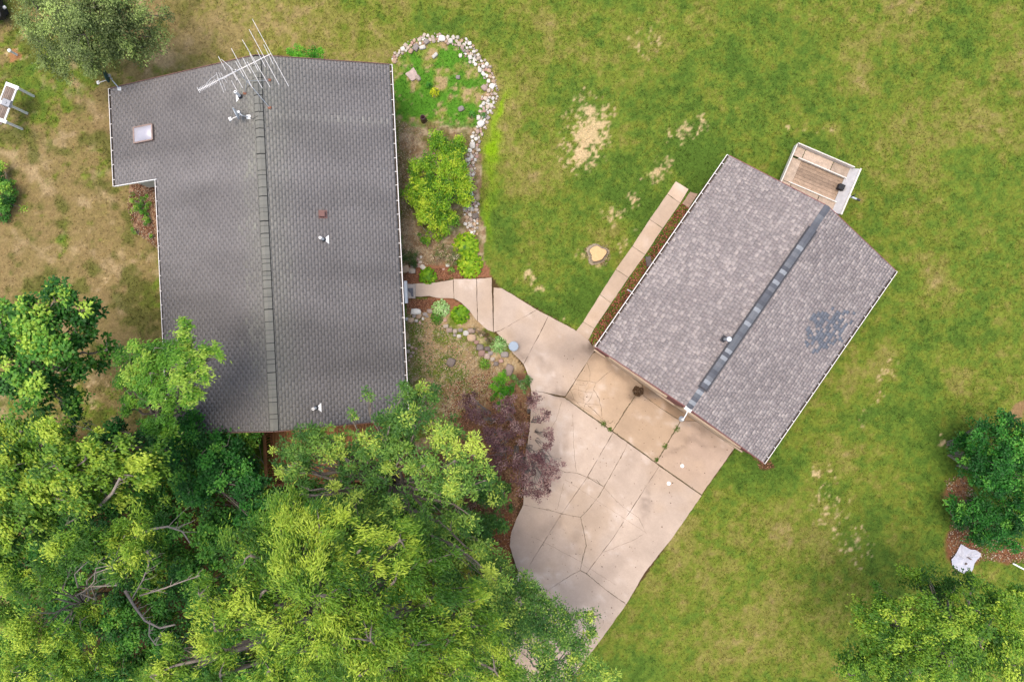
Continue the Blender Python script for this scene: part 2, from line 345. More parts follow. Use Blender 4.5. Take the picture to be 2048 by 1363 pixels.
    # litter under trees and shrubs
    for b, col in (((300,1150,330,230,0,1.0), SOIL), ((250,930,200,80,0,.9), SOIL), ((640,1000,240,80,0,1), SOIL * .8), ((1915,985,34,30,0,1.0), srgb(170, 122, 84) * .6), ((1930,1100,40,50,0,.9), srgb(140, 96, 66) * .6),
                   ((2030,1110,60,20,0,.8), srgb(140, 96, 66) * .6), ((2040,820,40,20,-30,.8), srgb(160, 130, 90) * .6), ((1820,1210,50,30,0,.6), SOIL), ((1528,930,18,12,0,1), SOIL * .8), ((30,110,16,12,0,.9), srgb(176,128,84)*.6),
                   ((1000,1100,60,80,0,.9), srgb(150, 100, 64) * .6), ((310,870,120,60,0,.5), srgb(140, 100, 50) * .6), ((560,112,90,14,0,.4), SOIL)):
        c = mixc(c, col, sstep(.38, .62, blob(px + w1 * 40, py + w2 * 40, b) * b[5] + (n1 - .5) * .4))
    hidden = inpoly(px, py, DRIVE) | inpoly(px, py, POLY_HOUSE) | inpoly(px, py, POLY_GAR)
    c = np.where(hidden[:, None], (SOIL * .7)[None], c)
    return c
def axis(lo, hi, step, far):
    a = list(np.arange(lo, hi + step / 2, step)); o = []; p = hi; d = .38
    while p < far:
        p += d; o.append(p); d = d if p < 62 else d * 1.5
    q = []; p = lo; d = .38
    while p > -far:
        p -= d; q.append(p); d = d if p > -62 else d * 1.5
    return np.array(q[::-1] + a + o)
xs = axis(-25.5, 25.5, .095, 500); ys = axis(-17.4, 17.4, .095, 500)
X, Y = np.meshgrid(xs, ys); nx, ny = len(xs), len(ys)
x, y = X.ravel(), Y.ravel()
Z = (fbm(x, y, .5, 70) - .5) * .05 + (fbm(x, y, 3, 71, 2) - .5) * .03 - .012
idx = np.arange(nx * ny).reshape(ny, nx)
F = np.stack([idx[:-1, :-1], idx[:-1, 1:], idx[1:, 1:], idx[1:, :-1]], -1).reshape(-1, 4)
me = npmesh('ground', np.stack([x, y, Z], 1), F, ground_col(x, y), smooth=True)
tag(link('ground', me, M_ground), 'mown lawn with green, straw-dry and sandy bare patches around both buildings', kind='structure')

# grass blades
def tufts(name, n, label, box=(-33, 33, -26, 26), hgt=(.03, .075)):
    x = RNG.uniform(box[0], box[1], n); y = RNG.uniform(box[2], box[3], n); px, py = G(x, y)
    drop = inpoly(px, py, DRIVE) | inpoly(px, py, POLY_HOUSE) | inpoly(px, py, POLY_GAR) | inpoly(px, py, SIDE)
    c = ground_col(x, y); green = c[:, 1] / (c[:, 0] + 1e-4)
    drop |= RNG.random(n) > sstep(.62, 1.05, green) * .9 + .1
    edge = np.maximum(np.abs(x) - 24.5, np.abs(y) - 17); drop |= (RNG.random(n) < sstep(0, 8, edge)) | ((edge > 0) & (RNG.random(n) < .4))
    k = ~drop; x, y, c = x[k], y[k], c[k]; n = len(x)
    V = []; Cc = []; 
    for j in range(3):
        a = RNG.uniform(0, 2 * math.pi, n); L = RNG.uniform(.03, .085, n); h = RNG.uniform(hgt[0], hgt[1], n); wd = RNG.uniform(.006, .014, n)
        ox = x + RNG.normal(0, .02, n); oy = y + RNG.normal(0, .02, n)
        p = np.stack([-np.sin(a) * wd, np.cos(a) * wd, 0 * a], 1); b = np.stack([ox, oy, np.full(n, -.01)], 1)
        t = b + np.stack([np.cos(a) * L, np.sin(a) * L, h], 1)
        V.append(np.stack([b - p, b + p, t], 1)); 
        cc = c * RNG.uniform(.75, 1.45, n)[:, None]; cc[:, 0] *= RNG.uniform(.85, 1.25, n); Cc.append(np.repeat(cc[:, None], 3, 1))
    V = np.concatenate(V).reshape(-1, 3); Cc = np.concatenate(Cc).reshape(-1, 3)
    me = npmesh(name, V, np.arange(len(V)).reshape(-1, 3), Cc)
    return tag(link(name, me, M_grass), label, 'grass', kind='stuff')
tufts('grass', 300000, 'short mown grass blades over the whole lawn')

# ------------------------------------------------------------------ concrete
def shrink(poly, d):
    n = len(poly); a = sum(poly[i][0] * poly[(i + 1) % n][1] - poly[(i + 1) % n][0] * poly[i][1] for i in range(n)); sg = 1 if a > 0 else -1
    out = []
    for i in range(n):
        p0 = Vector(poly[i - 1]); p1 = Vector(poly[i]); p2 = Vector(poly[(i + 1) % n])
        e1 = (p1 - p0).normalized(); e2 = (p2 - p1).normalized()
        n1 = Vector((-e1.y, e1.x)) * sg; n2 = Vector((-e2.y, e2.x)) * sg; b = n1 + n2
        if b.length < .2: b = n1
        b = b / max(b.length_squared / 2, .5)
        out.append(tuple(p1 + b * d))
    return out
def rough_edge(poly, step=.16, amp=.010, seed=0):
    out = []; n = len(poly)
    for i in range(n):
        a = Vector(poly[i]); b = Vector(poly[(i + 1) % n]); k = max(1, int((b - a).length / step)); d = (b - a)
        nn = Vector((-d.y, d.x)).normalized()
        for j in range(k):
            p = a + d * (j / k)
            if j: p = p + nn * random.uniform(-amp, amp)
            out.append(tuple(p))
    return out
PINK = srgb(216, 194, 174) * .60; TANC = srgb(208, 180, 150) * .61; GREYC = srgb(196, 176, 160) * .62
drv = thing('driveway', 'pale pinkish concrete driveway and front walk of cracked slabs', None, P(1220, 950), kind='structure')
def vtx_slab(name, poly, base, parent, top=.055):
    """slab with a fine top grid so that stains can vary: triangulated fan is enough, colour by vertex grid"""
    import bmesh
    bm = bmesh.new(); vs = [bm.verts.new((p[0], p[1], top)) for p in poly]; f = bm.faces.new(vs)
    if f.normal.z < 0: f.normal_flip()
    bmesh.ops.recalc_face_normals(bm, faces=bm.faces)
    bm.normal_update()
    if bm.faces[0].normal.z < 0: bmesh.ops.reverse_faces(bm, faces=bm.faces[:])
    xs_ = [p[0] for p in poly]; ys_ = [p[1] for p in poly]; st = .14
    for lo, hi, ax in ((min(xs_), max(xs_), 0), (min(ys_), max(ys_), 1)):
        q = lo + st
        while q < hi - .02:
            co_ = [0, 0, 0]; no = [0, 0, 0]; co_[ax] = q; no[ax] = 1
            bmesh.ops.bisect_plane(bm, geom=bm.verts[:] + bm.edges[:] + bm.faces[:], dist=1e-5, plane_co=co_, plane_no=no); q += st
    be = [e for e in bm.edges if e.is_boundary]
    r = bmesh.ops.extrude_edge_only(bm, edges=be)
    for v in r['geom']:
        if isinstance(v, bmesh.types.BMVert): v.co.z = -.06
    me = bpy.data.meshes.new(name); bm.to_mesh(me); bm.free()
    n = len(me.vertices); co_ = np.zeros(n * 3); me.vertices.foreach_get('co', co_); co_ = co_.reshape(-1, 3)
    c = conc_col(co_[:, 0], co_[:, 1], base)
    a = me.color_attributes.new('col', 'FLOAT_COLOR', 'POINT'); cc = np.ones((n, 4)); cc[:, :3] = c; a.data.foreach_set('color', cc.ravel())
    return link(name, me, M_concrete, parent)
STAINS = [(1140,700,40,30,0,.28),(1180,698,16,12,0,.7),(1085,725,40,10,60,.22),(1330,800,46,14,36,.6),(1300,790,30,9,36,.5),(1350,893,50,5,-32,.24),(1398,884,34,5,20,.22),(1120,900,10,60,20,.16),(1150,1080,14,70,30,.16),(1225,1130,60,16,-35,.14),(1290,1000,5,55,12,.2),(1255,930,9,60,35,.12),(1130,795,22,10,36,.5),(1275,782,12,10,0,.75),(1292,1000,8,34,10,.12),(1395,905,50,10,10,.08),
          (1250,850,70,12,-40,.08),(1100,1045,30,12,-40,.18),(1160,800,40,20,0,.06),(1050,715,16,10,40,.4),(1040,675,28,12,40,.15),(1400,860,30,8,36,.3),(1240,745,30,8,36,.35),(1210,712,22,8,36,.4)]
def conc_col(x, y, base):
    px, py = G(x, y); c = np.repeat(base[None], len(x), 0)
    n = fbm(x, y, .7, 80, 4); n2 = fbm(x, y, 3, 84, 3)
    c = c * (1 + (n - .5) * .35)[:, None]
    c = mixc(c, TANC * .95, sstep(.5, .7, fbm(x, y, .5, 91, 3)) * .4)
    c = mixc(c, srgb(176, 142, 122) * .62, sstep(1140, 1020, px) * sstep(1010, 1060, py) * .2)
    c = c * (1 + (fbm(x, y, 9, 95, 2) - .5) * .12)[:, None]
    c = mixc(c, srgb(235, 218, 204) * .66, sstep(.55, .75, n2 * .5 + n * .5) * .5)
    for b in STAINS: c = mixc(c, srgb(84, 66, 54) * .6, np.clip(blob(px + (n2 - .5) * 30, py + (n - .5) * 40, b) * b[5] * 1.2, 0, .85))
    return c
for poly, ci in zip(SLABS, SLABCOL):
    wp = [tuple(P(*p)[:2]) for p in poly]
    base = [PINK, TANC, srgb(196, 162, 126) * .62, srgb(210, 184, 162) * .61][ci] * random.uniform(.94, 1.04)
    vtx_slab('slab', rough_edge(shrink(wp, .007 if ci == 0 else .010)), base, drv)
def ribbon(name, pts, wd, m, parent, z=.0565, jit=.012, h=.004, label=None):
    mb = MB(); q = []
    for i in range(len(pts) - 1):
        a = P(*pts[i]); b = P(*pts[i + 1]); k = max(1, int((b - a).length / .09))
        for j in range(k): q.append(a + (b - a) * (j / k) + Vector((random.uniform(-jit, jit), random.uniform(-jit, jit), 0)))
    q.append(P(*pts[-1])); L = []; R = []
    for i, p in enumerate(q):
        d = (q[min(i + 1, len(q) - 1)] - q[max(i - 1, 0)]).normalized(); n = Vector((-d.y, d.x, 0)); ww = wd * random.uniform(.35, 1.5) / 2
        L.append(p + n * ww + Vector((0, 0, z - .004))); R.append(p - n * ww + Vector((0, 0, z - .004)))
    n = len(q); mid = [(L[i] + R[i]) / 2 + Vector((0, 0, h + .002)) for i in range(n)]
    fs = [(i, i + 1, 2 * n + i + 1, 2 * n + i) for i in range(n - 1)] + [(2 * n + i, 2 * n + i + 1, n + i + 1, n + i) for i in range(n - 1)]
    mb.add(L + R + mid, [f[::-1] for f in fs]); return mb.build(name, m, parent)
CR = [([(1086,783.6),(1108,790),(1130,795)], .02), ([(1113,935.5),(1132,943.6),(1152,944.5),(1174,953),(1190,958),(1208,972.6)], .026),
 ([(1248.6,900),(1225,942),(1208,972.6),(1197,992),(1178,1015),(1161,1033)], .03), ([(1077.5,1014.6),(1098,1018),(1122.7,1026),(1161,1033)], .022),
 ([(1161,1033),(1164,1048),(1167,1060),(1172.7,1090),(1166,1108),(1163,1126)], .032), ([(1160,1139),(1172,1144),(1184,1155),(1213,1179),(1230,1191),(1250,1204)], .026),
 ([(1160,1139),(1142,1148.5),(1122.7,1161)], .016), ([(1287,1066),(1268,1078),(1245,1087),(1206.6,1103)], .012), ([(1123,803),(1118,820),(1111.8,839),(1104,852),(1100.6,864.5)], .012),
 ([(1145,828),(1147,880),(1148.5,906),(1152,943)], .010), ([(1208,974),(1226,994),(1246,1013),(1277,1034),(1292,1066)], .014), ([(1130,958),(1194,1000),(1292,1064)], .008), ([(1071,1074),(1163,1122)], .009), ([(1163,1126),(1232,1168)], .008),
 ([(1128,965),(1122,985),(1115,1016)], .01),
 # crazed corner of the first apron slab
 ([(1174,725),(1180,745),(1179,762),(1156,760)], .012), ([(1179,762),(1192,765),(1202,756),(1222,740)], .010), ([(1192,765),(1187,777),(1182,795),(1171,806),(1166,820)], .014),
 ([(1187,778),(1197,795),(1202,815),(1203,832)], .018), ([(1140,778),(1155,778),(1170,783),(1184,784)], .010), ([(1140,777),(1145,790),(1150,802),(1171,806),(1202,809)], .010), ([(1156,768),(1172,770),(1176,763)], .01),
 ([(1171,806),(1190,822),(1208,842),(1220,846),(1226,840)], .018), ([(1157,778),(1158,792),(1170,800)], .008), ([(1156,768),(1157,778)], .008), ([(1208,838),(1212,850),(1217,858)], .014), ([(1168,790),(1166,806)], .008), ([(1178,771),(1170,783),(1176,793)], .008),
 ([(1147,796),(1160,812),(1178,822)], .012)]
for pts, wd in CR: ribbon('crack', pts, wd * (1.7 if pts[0][1] < 845 and pts[0][0] > 1136 and pts[0][0] < 1215 else 1.25), M_soilm, drv, jit=.016)
for pts, wd in (([(1130,795),(1150,809),(1172,825),(1226,862),(1279,901),(1312,925),(1337,943),(1387,978),(1403,989)], .075), ([(1272,788),(1250,820),(1225,860)], .055), ([(1361,841),(1340,876),(1312,924)], .08),
                ([(1200,706),(1249.7,742),(1284.6,770)], .022), ([(1287,791),(1319.5,814.6),(1357,839.6)], .022), ([(1396,842),(1422,862),(1469,894.5)], .02), ([(953,558),(955,642)], .018), ([(907,560),(908,597)], .02), ([(987,575),(987,662)], .02), ([(1130,792),(1185,706)], .02)):
    ribbon('joint_dirt', pts, wd, M_soilm, drv, jit=.010)

sw = thing('sidewalk', 'straight concrete walk of seven slabs beside the garage gravel strip', None, P(1260, 530), kind='structure')
for i in range(7):
    poly = [lp[i], rp[i], rp[i + 1], lp[i + 1]]
    wp = [tuple(P(*p)[:2]) for p in poly]
    vtx_slab('slab', rough_edge(shrink(wp, .009), .2, .008), srgb(212, 188, 164) * .64 * random.uniform(.95, 1.05), sw, top=.05)
o = MB().prism(rough_edge([tuple(P(*p)[:2]) for p in [(1380,384),(1395,388),(1377,416),(1364,407)]], .15, .012), -.05, .06, srgb(190, 160, 136) * .6).build('stepping_stone', M_stone, attr=True)
tag(o, 'single square paver at the far end of the garage gravel strip', 'paver')

# ------------------------------------------------------------------ scatter helpers (chips, stones)
def chips(name, poly, n, size, cols, m, label, cat=None, parent=None, z0=.01, flat=.5, keep=None, kind='stuff'):
    px = np.array([p[0] for p in poly]); py = np.array([p[1] for p in poly])
    x = RNG.uniform(px.min(), px.max(), n * 3); y = RNG.uniform(py.min(), py.max(), n * 3)
    k = inpoly(x, y, poly)
    if keep is not None: k &= keep(x, y)
    x, y = x[k][:n], y[k][:n]; n = len(x); s0 = H / FPX
    x = (x - 1024) * s0; y = (681.5 - y) * s0
    sz = RNG.uniform(size[0], size[1], n)
    # squashed octahedron, 8 triangles
    base = np.array([(1, 0, 0), (0, 1, 0), (-1, 0, 0), (0, -1, 0), (0, 0, 1), (0, 0, -1)], float)
    fb = np.array([(0, 1, 4), (1, 2, 4), (2, 3, 4), (3, 0, 4), (1, 0, 5), (2, 1, 5), (3, 2, 5), (0, 3, 5)])
    V = base[None] * sz[:, None, None] * RNG.uniform(.6, 1.2, (n, 6, 1)); V[..., 2] *= flat
    a = RNG.uniform(0, 6.28, n); ca, sa = np.cos(a)[:, None], np.sin(a)[:, None]; asp = RNG.uniform(.5, 1, n)[:, None]
    vx = V[..., 0]; vy = V[..., 1] * asp; tx = RNG.normal(0, .35, n)[:, None]
    Vx = vx * ca - vy * sa; Vy = vx * sa + vy * ca; Vz = V[..., 2] + vx * tx
    V = np.stack([Vx + x[:, None], Vy + y[:, None], Vz + z0 + RNG.uniform(0, .015, n)[:, None]], -1)
    F = (fb[None] + (np.arange(n) * 6)[:, None, None]).reshape(-1, 3)
    cs = np.array(cols)[RNG.integers(0, len(cols), n)] * RNG.uniform(.75, 1.25, n)[:, None]
    me = npmesh(name, V.reshape(-1, 3), F, np.repeat(cs[:, None], 6, 1).reshape(-1, 3))
    return tag(link(name, me, m, parent), label, cat, kind=kind)
RUSTY = [srgb(186, 124, 90) * .6, srgb(150, 98, 72) * .6, srgb(208, 158, 120) * .62, srgb(128, 84, 64) * .6]
TANS = [srgb(220, 190, 150) * .62, srgb(200, 170, 130) * .62, srgb(236, 220, 190) * .64, srgb(170, 140, 110) * .6, srgb(214, 172, 140) * .6]
REDS = [c * 1.35 for c in (srgb(166, 84, 72) * .62, srgb(138, 66, 58) * .6, srgb(190, 116, 98) * .62, srgb(100, 46, 40) * .6, srgb(190, 120, 96) * .6)]
chips('lava_gravel', [(1363,407),(1379,416),(1410,390),(1215,690),(1190,694),(1178,682),(1190,656)], 6500, (.018, .045), REDS, M_red, 'red lava gravel in the strip between sidewalk and garage wall', 'gravel', z0=.02, flat=.7)
chips('courtyard_pebbles', [(812,606),(870,640),(950,690),(1010,730),(985,790),(900,830),(816,800)], 6500, (.012, .034), TANS, M_chip, 'tan pebbles strewn over the weedy courtyard bed by the house', 'pebbles')
chips('garden_grit', [(787,235),(850,262),(815,330),(830,470),(880,470),(905,530),(806,530)], 4200, (.012, .032), TANS, M_chip, 'pale grit and dry litter between house wall and lime shrub', 'grit')
chips('bed_litter', [(880,770),(985,740),(1062,800),(1060,900),(1045,1010),(1015,1100),(940,1120),(900,1020)], 7000, (.02, .05), RUSTY, M_chip, 'rust brown leaf litter under the purple shrub beside the driveway', 'leaf litter', flat=.25)
chips('walk_mulch', [(806,548),(905,530),(965,556),(907,557),(830,570),(806,572)], 1500, (.015, .035), RUSTY, M_chip, 'reddish bark mulch along the upper side of the front walk', 'mulch', flat=.35)
chips('corner_mulch', [(812,596),(872,597),(868,620),(815,628)], 1100, (.015, .035), RUSTY, M_chip, 'reddish bark mulch below the front walk next to the doorstep', 'mulch', flat=.35)
chips('foundation_mulch', BED3, 1600, (.015, .04), TANS + RUSTY, M_chip, 'mixed bark and pebbles in the narrow bed inside the house corner', 'mulch', flat=.4)
chips('shrub_litter', [(1888,960),(1925,945),(1960,1000),(2048,1095),(2048,1125),(1960,1120),(1905,1150),(1895,1080),(1900,1000)], 2600, (.02, .05), RUSTY + TANS, M_chip, 'dry leaf litter beside the dark green shrubs near the white sheet', 'leaf litter', flat=.25)
chips('corner_debris', [(1500,905),(1540,915),(1550,935),(1520,938)], 260, (.015, .04), RUSTY, M_chip, 'dark leaf debris under the lowest corner of the garage roof', 'debris', flat=.4)

def stone_mesh(seed, nseg=2):
    r = random.Random(seed); vs = {}; F = []; V = []
    def key(p): return tuple(round(c, 5) for c in p)
    def vid(p):
        k = key(p)
        if k not in vs: vs[k] = len(V); V.append(Vector(p))
        return vs[k]
    for ax in range(3):
        for sg in (-1, 1):
            for i in range(nseg):
                for j in range(nseg):
                    q = []
                    for a, b in ((0, 0), (1, 0), (1, 1), (0, 1)):
                        c = [0, 0, 0]; c[ax] = sg; c[(ax + 1) % 3] = -1 + 2 * (i + a) / nseg; c[(ax + 2) % 3] = -1 + 2 * (j + b) / nseg
                        q.append(vid(c))
                    F.append(tuple(q) if sg > 0 else tuple(q[::-1]))
    out = []
    for v in V:
        n = v.normalized(); out.append(tuple((v * .45 + n * .62) * r.uniform(.82, 1.1)))
    return out, F
STONE = [stone_mesh(i) for i in range(10)]
SCOL = [srgb(232, 222, 206) * .68, srgb(216, 198, 178) * .64, srgb(198, 174, 158) * .62, srgb(222, 190, 158) * .62, srgb(184, 172, 164) * .6, srgb(206, 166, 150) * .6, srgb(240, 234, 222) * .7, srgb(150, 136, 126) * .6, srgb(196, 158, 116) * .6]
SCOL = [c * .86 for c in SCOL]
SMESH = {}
def stone(px, py, r, parent, ci=None, asp=None, rot=None, hz=.55, big=False):
    """r in survey units (42.7 per metre)"""
    ci = random.randrange(len(SCOL) - 1) if ci is None else ci; si = random.randrange(10); k = (ci, si)
    if k not in SMESH:
        V, F = STONE[si]; me = bpy.data.meshes.new('stone'); me.from_pydata(V, [], F)
        for p in me.polygons: p.use_smooth = True
        a = me.color_attributes.new('col', 'FLOAT_COLOR', 'POINT'); a.data.foreach_set('color', np.array([(*(SCOL[ci] * (1 + .04 * (si - 5))), 1)] * len(V), np.float32).ravel())
        me.materials.append(M_stone); SMESH[k] = me
    o = bpy.data.objects.new('stone', SMESH[k]); C.objects.link(o)
    rm = r * H / FPX; asp = random.uniform(.65, 1) if asp is None else asp
    o.scale = (rm, rm * asp, rm * hz); o.rotation_euler = (random.uniform(-.15, .15), random.uniform(-.15, .15), random.uniform(0, 6.28) if rot is None else rot)
    w_ = P(px, py, 0); w_.z = rm * hz * .45
    if parent: o.parent = parent; w_ = w_ - root_loc(parent)
    o.location = w_; return o
rb = thing('rock_border', 'curved border of pale field stones around the garden bed north of the walk', 'rock border', P(940, 112))
PATH = [(785.7,123),(795,110.5),(802,103),(815,94),(831.5,84),(853.5,78),(870,75.7),(884.7,77.5),(903,81),(921.4,86),(934,96),(943.4,112.4),(960,126),(974.5,143),(982,160),(984,178.4),(981,196.7),(974.5,211.4),(969,224),(965.4,242.5),(958,261),(950.7,275.6),(951,288),(946,300),(943,323),(940,345),(938,370),(936,400),(942,415),(943,433),(942,448),(949,462)]
WID = [5,5,5,6,6,7,8,8,8,10,10,11,9,9,9,11,14,13,9,10,9,9,10,10,9,8,9,10,16,14,11,8]
placed = []
def try_place(x_, y_, r_):
    for a, b, c in placed:
        if (a - x_) ** 2 + (b - y_) ** 2 < ((c + r_) * .80) ** 2: return False
    placed.append((x_, y_, r_)); return True
for b in ((884,78,7.5,6,.8),(832,96,7,4,.9),(845,96,6.5,6,.6),(822,103,5.5,3,.8),(870,112,7,6,.55),(968.5,176,6.5,2,.8),(984,173,6,6,.9),(962,248,8,6,.8),(957,236,5,6,.8),(925,96,5,2,.8),(921,112,4.5,0,.8),(853,84,6,4,.8),(955,263,5,2,.8),(952,278,4,6,.9),(936,320,6,0,.7),(945,291,7,6,.8),(950,432,7,7,.9),(858,128+6,0,0,1)):
    if b[2] and try_place(*b[:3]): stone(b[0], b[1], b[2], rb, b[3], b[4])
cnt = 0; tries = 0
seg = []
for i in range(len(PATH) - 1): seg += [i] * int(4 + math.dist(PATH[i], PATH[i + 1]) * (WID[i] / 8))
for rr in (5.0, 4.1, 3.3, 2.7, 2.3):
    for _ in range(900):
        i = random.choice(seg); t = random.random(); x_ = PATH[i][0] * (1 - t) + PATH[i + 1][0] * t; y_ = PATH[i][1] * (1 - t) + PATH[i + 1][1] * t
        wv = WID[i] * (1 - t) + WID[i + 1] * t; x_ += random.uniform(-wv, wv) * .95; y_ += random.uniform(-wv, wv) * .95
        r_ = rr * random.uniform(.88, 1.1)
        if cnt < 235 and try_place(x_, y_, r_): stone(x_, y_, r_, rb, random.choice([0, 0, 1, 1, 2, 3, 4, 5, 6, 6, 6])); cnt += 1
        if rr == 5.0 and _ > 60: break
        if rr == 4.1 and _ > 150: break
strip = []
for i, (p, wv) in enumerate(zip(PATH, WID)): strip.append((p[0] - 0, p[1] - wv))
L_ = []; R_ = []
for i, p in enumerate(PATH):
    a = Vector(PATH[max(i - 1, 0)]); b = Vector(PATH[min(i + 1, len(PATH) - 1)]); d = (b - a).normalized(); n = Vector((-d.y, d.x)) * (WID[i] + 3)
    L_.append((p[0] + n.x, p[1] + n.y)); R_.append((p[0] - n.x, p[1] - n.y))
chips('pebbles', L_ + R_[::-1], 1700, (.015, .04), [SCOL[k] for k in (0, 1, 2, 3, 5, 6)] + [srgb(150, 110, 90) * .6], M_stone, None, parent=rb, flat=.6)
placed = []
rb2 = thing('rock_border', 'loose row of boulders edging the courtyard bed below the front walk', 'rock border', P(930, 660))
for b in ((832,623,11,6,.55,0),(838,632,6,3,.8,1),(828,632,4,4,.8,0),(822,640,6.5,3,.8,0),(832.6,641,4,0,.8,0),(814,638,3.5,6,1,0),(850,628,5,4,.8,0),(859,622,5.5,2,.8,0),(854,632,3,4,1,0),
 (892,652,5.5,1,.8,0),(899,660,6.5,2,.8,0),(910,662,5,1,.9,0),(909,670,3.2,4,.9,0),(918,672,4.5,0,.8,0),(932,666,6,6,.9,0),(943,661,8,2,.7,0),(943,675,9,3,.8,0),(921,660,5,4,.8,0),(960,694,8,7,.8,0),
 (963,706,7,5,.9,0),(974,712,6.5,2,.9,0),(981,706,5.5,4,.8,0),(985,718,5,1,.8,0),(992,727,5.5,7,.9,0),(1002,721,5,5,.8,0),(1018,740,12,2,.68,1.2),(1010,708,8,4,.8,0),(975,697,6,7,.8,0),(953,684,5,5,.8,0),(890,640,4,5,.8,0),(868,628,4,7,.8,0),
 (816,702,4,1,.9,0),(824,694,3.2,3,.9,0),(826,705,3,2,.9,0),(832,697,3,5,.9,0),(818,690,3.2,1,.9,0),(822,712,3,2,1,0),(818,720,2.8,3,1,0),(840,645,3,5,1,0),(846,637,3,0,1,0)):
    stone(b[0], b[1], b[2], rb2, b[3], b[4], b[5])
rb3 = thing('rock_border', 'short row of cream boulders against the house above the front walk', 'rock border', P(828, 537))
for b in ((811,538,9,3,.8,.3),(824,541,7.5,1,.8,0),(836,531,5,5,.8,0),(846,534,6.5,0,.7,2.4),(826,531,5,4,.8,0),(840,524,4,1,.8,0),(835,518,3.5,5,.9,0),(842,514,3,0,.9,0),(896,530,4.5,6,.8,0),(887,538,3,5,.8,0)):
    stone(b[0], b[1], b[2], rb3, b[3], b[4], b[5])
for (px_, py_, r_, ci, asp, lab) in ((902,724,9,7,.9,'dark brown-grey boulder alone in the middle of the courtyard bed'),(916,155,4.5,4,.9,'small grey stone alone in the turf right of the slanted flagstone'),
    (922,218,6,4,.85,'round grey stone in the turf near the rock border, right of the dark clay pot'),(837,157,6,1,.7,'cream stone touching the slanted flagstone')):
    o = stone(px_, py_, r_, None, ci, asp); o.name = 'garden_stone'; tag(o, lab, 'stone')
o = MB().prism(rough_edge([tuple(P(*p)[:2]) for p in [(811,149),(828,136),(838,155),(824,163)]], .1, .015), -.04, .07, srgb(206, 184, 172) * .62).build('flagstone', M_stone, attr=True)
tag(o, 'pinkish flat flagstone lying askew in the garden turf by the house', 'flagstone')
mb = MB(); c_ = P(848, 241)
mb.lathe(c_, [(.13, 0), (.15, .05), (.13, .3), (.10, .42), (.12, .45), (.12, .48), (.085, .48), (.075, .2), (.01, .19)], 18)
tag(mb.build('clay_pot', M_pot, loc=c_, smooth=True), 'dark maroon chimney-shaped clay pot standing in the garden bed', 'pot')

# ------------------------------------------------------------------ roofs
def wedge_np(o0, A, U, N, a0, a1, e0, e1, th):
    """arrays of shingle wedges -> verts (n,8,3)"""
    o0, A, U, N = [np.array(v) for v in (o0, A, U, N)]
    n = len(a0); V = np.zeros((n, 8, 3))
    for k, (a, e, h) in enumerate(((a0, e0, 0), (a1, e0, 0), (a1, e1, 0), (a0, e1, 0), (a0, e0, th), (a1, e0, th), (a1, e1, th * .25), (a0, e1, th * .25))):
        h = np.broadcast_to(h, a0.shape)
        V[:, k] = o0 + a[:, None] * A + e[:, None] * U + h[:, None] * N
    return V
WF = np.array([(4, 5, 6, 7), (0, 1, 5, 4), (1, 2, 6, 5), (2, 3, 7, 6), (3, 0, 4, 7)])
def roof_shingles(name, planes, m, parent, colf, split=300, label=None):
    """planes: list of (o0, A, U, N, a0, a1, e0, e1, th); the shingles nearest the lens stand alone"""
    Vs = np.concatenate([wedge_np(*p) for p in planes]); ctr = Vs.mean(1)
    A_ = np.concatenate([np.full(len(p[4]), i) for i, p in enumerate(planes)])
    area = np.concatenate([(p[5] - p[4]) * (p[7] - p[6]) for p in planes]) / (H - ctr[:, 2]) ** 2
    cols = colf(ctr[:, 0], ctr[:, 1])
    order = np.argsort(-area); single = set(order[:split].tolist()); rest = np.array([i for i in range(len(Vs)) if i not in single])
    flip = [Vector(p[1]).cross(Vector(p[2])).dot(Vector(p[3])) < 0 for p in planes]
    F = []
    for j, i in enumerate(rest):
        F.append((WF[:, ::-1] if flip[A_[i]] else WF) + j * 8)
    me = npmesh(name, Vs[rest].reshape(-1, 3), np.concatenate(F), np.repeat(cols[rest][:, None], 8, 1).reshape(-1, 3))
    ro = link(name, me, m, parent); ro['kind'] = 'stuff'
    if label: ro['label'] = label
    # pieces of equal size share mesh data
    cache = {}
    for i in order[:split]:
        p = planes[A_[i]]; v = Vs[i]; size = (round(float(np.linalg.norm(v[1] - v[0])), 2), A_[i]); q = tuple(np.round(cols[i] * 25).astype(int)); key = (size, q)
        if key not in cache:
            loc = v - v[0]; mm = npmesh('shingle', loc, WF[:, ::-1] if flip[A_[i]] else WF, np.repeat(cols[i][None], 8, 0)); mm.materials.append(m); cache[key] = mm
        o = bpy.data.objects.new('shingle', cache[key]); C.objects.link(o); o.parent = ro; o.location = Vector(v[0]) - root_loc(ro)
    return ro
house = thing('house', 'long house with dark grey three-tab shingle roof, white gutters and stepped left side', 'house', HG(0, LEN / 2, 0))
Uw = Vector((uH.x, uH.y, SL)).normalized(); Ue = Vector((-uH.x, -uH.y, SL)).normalized()
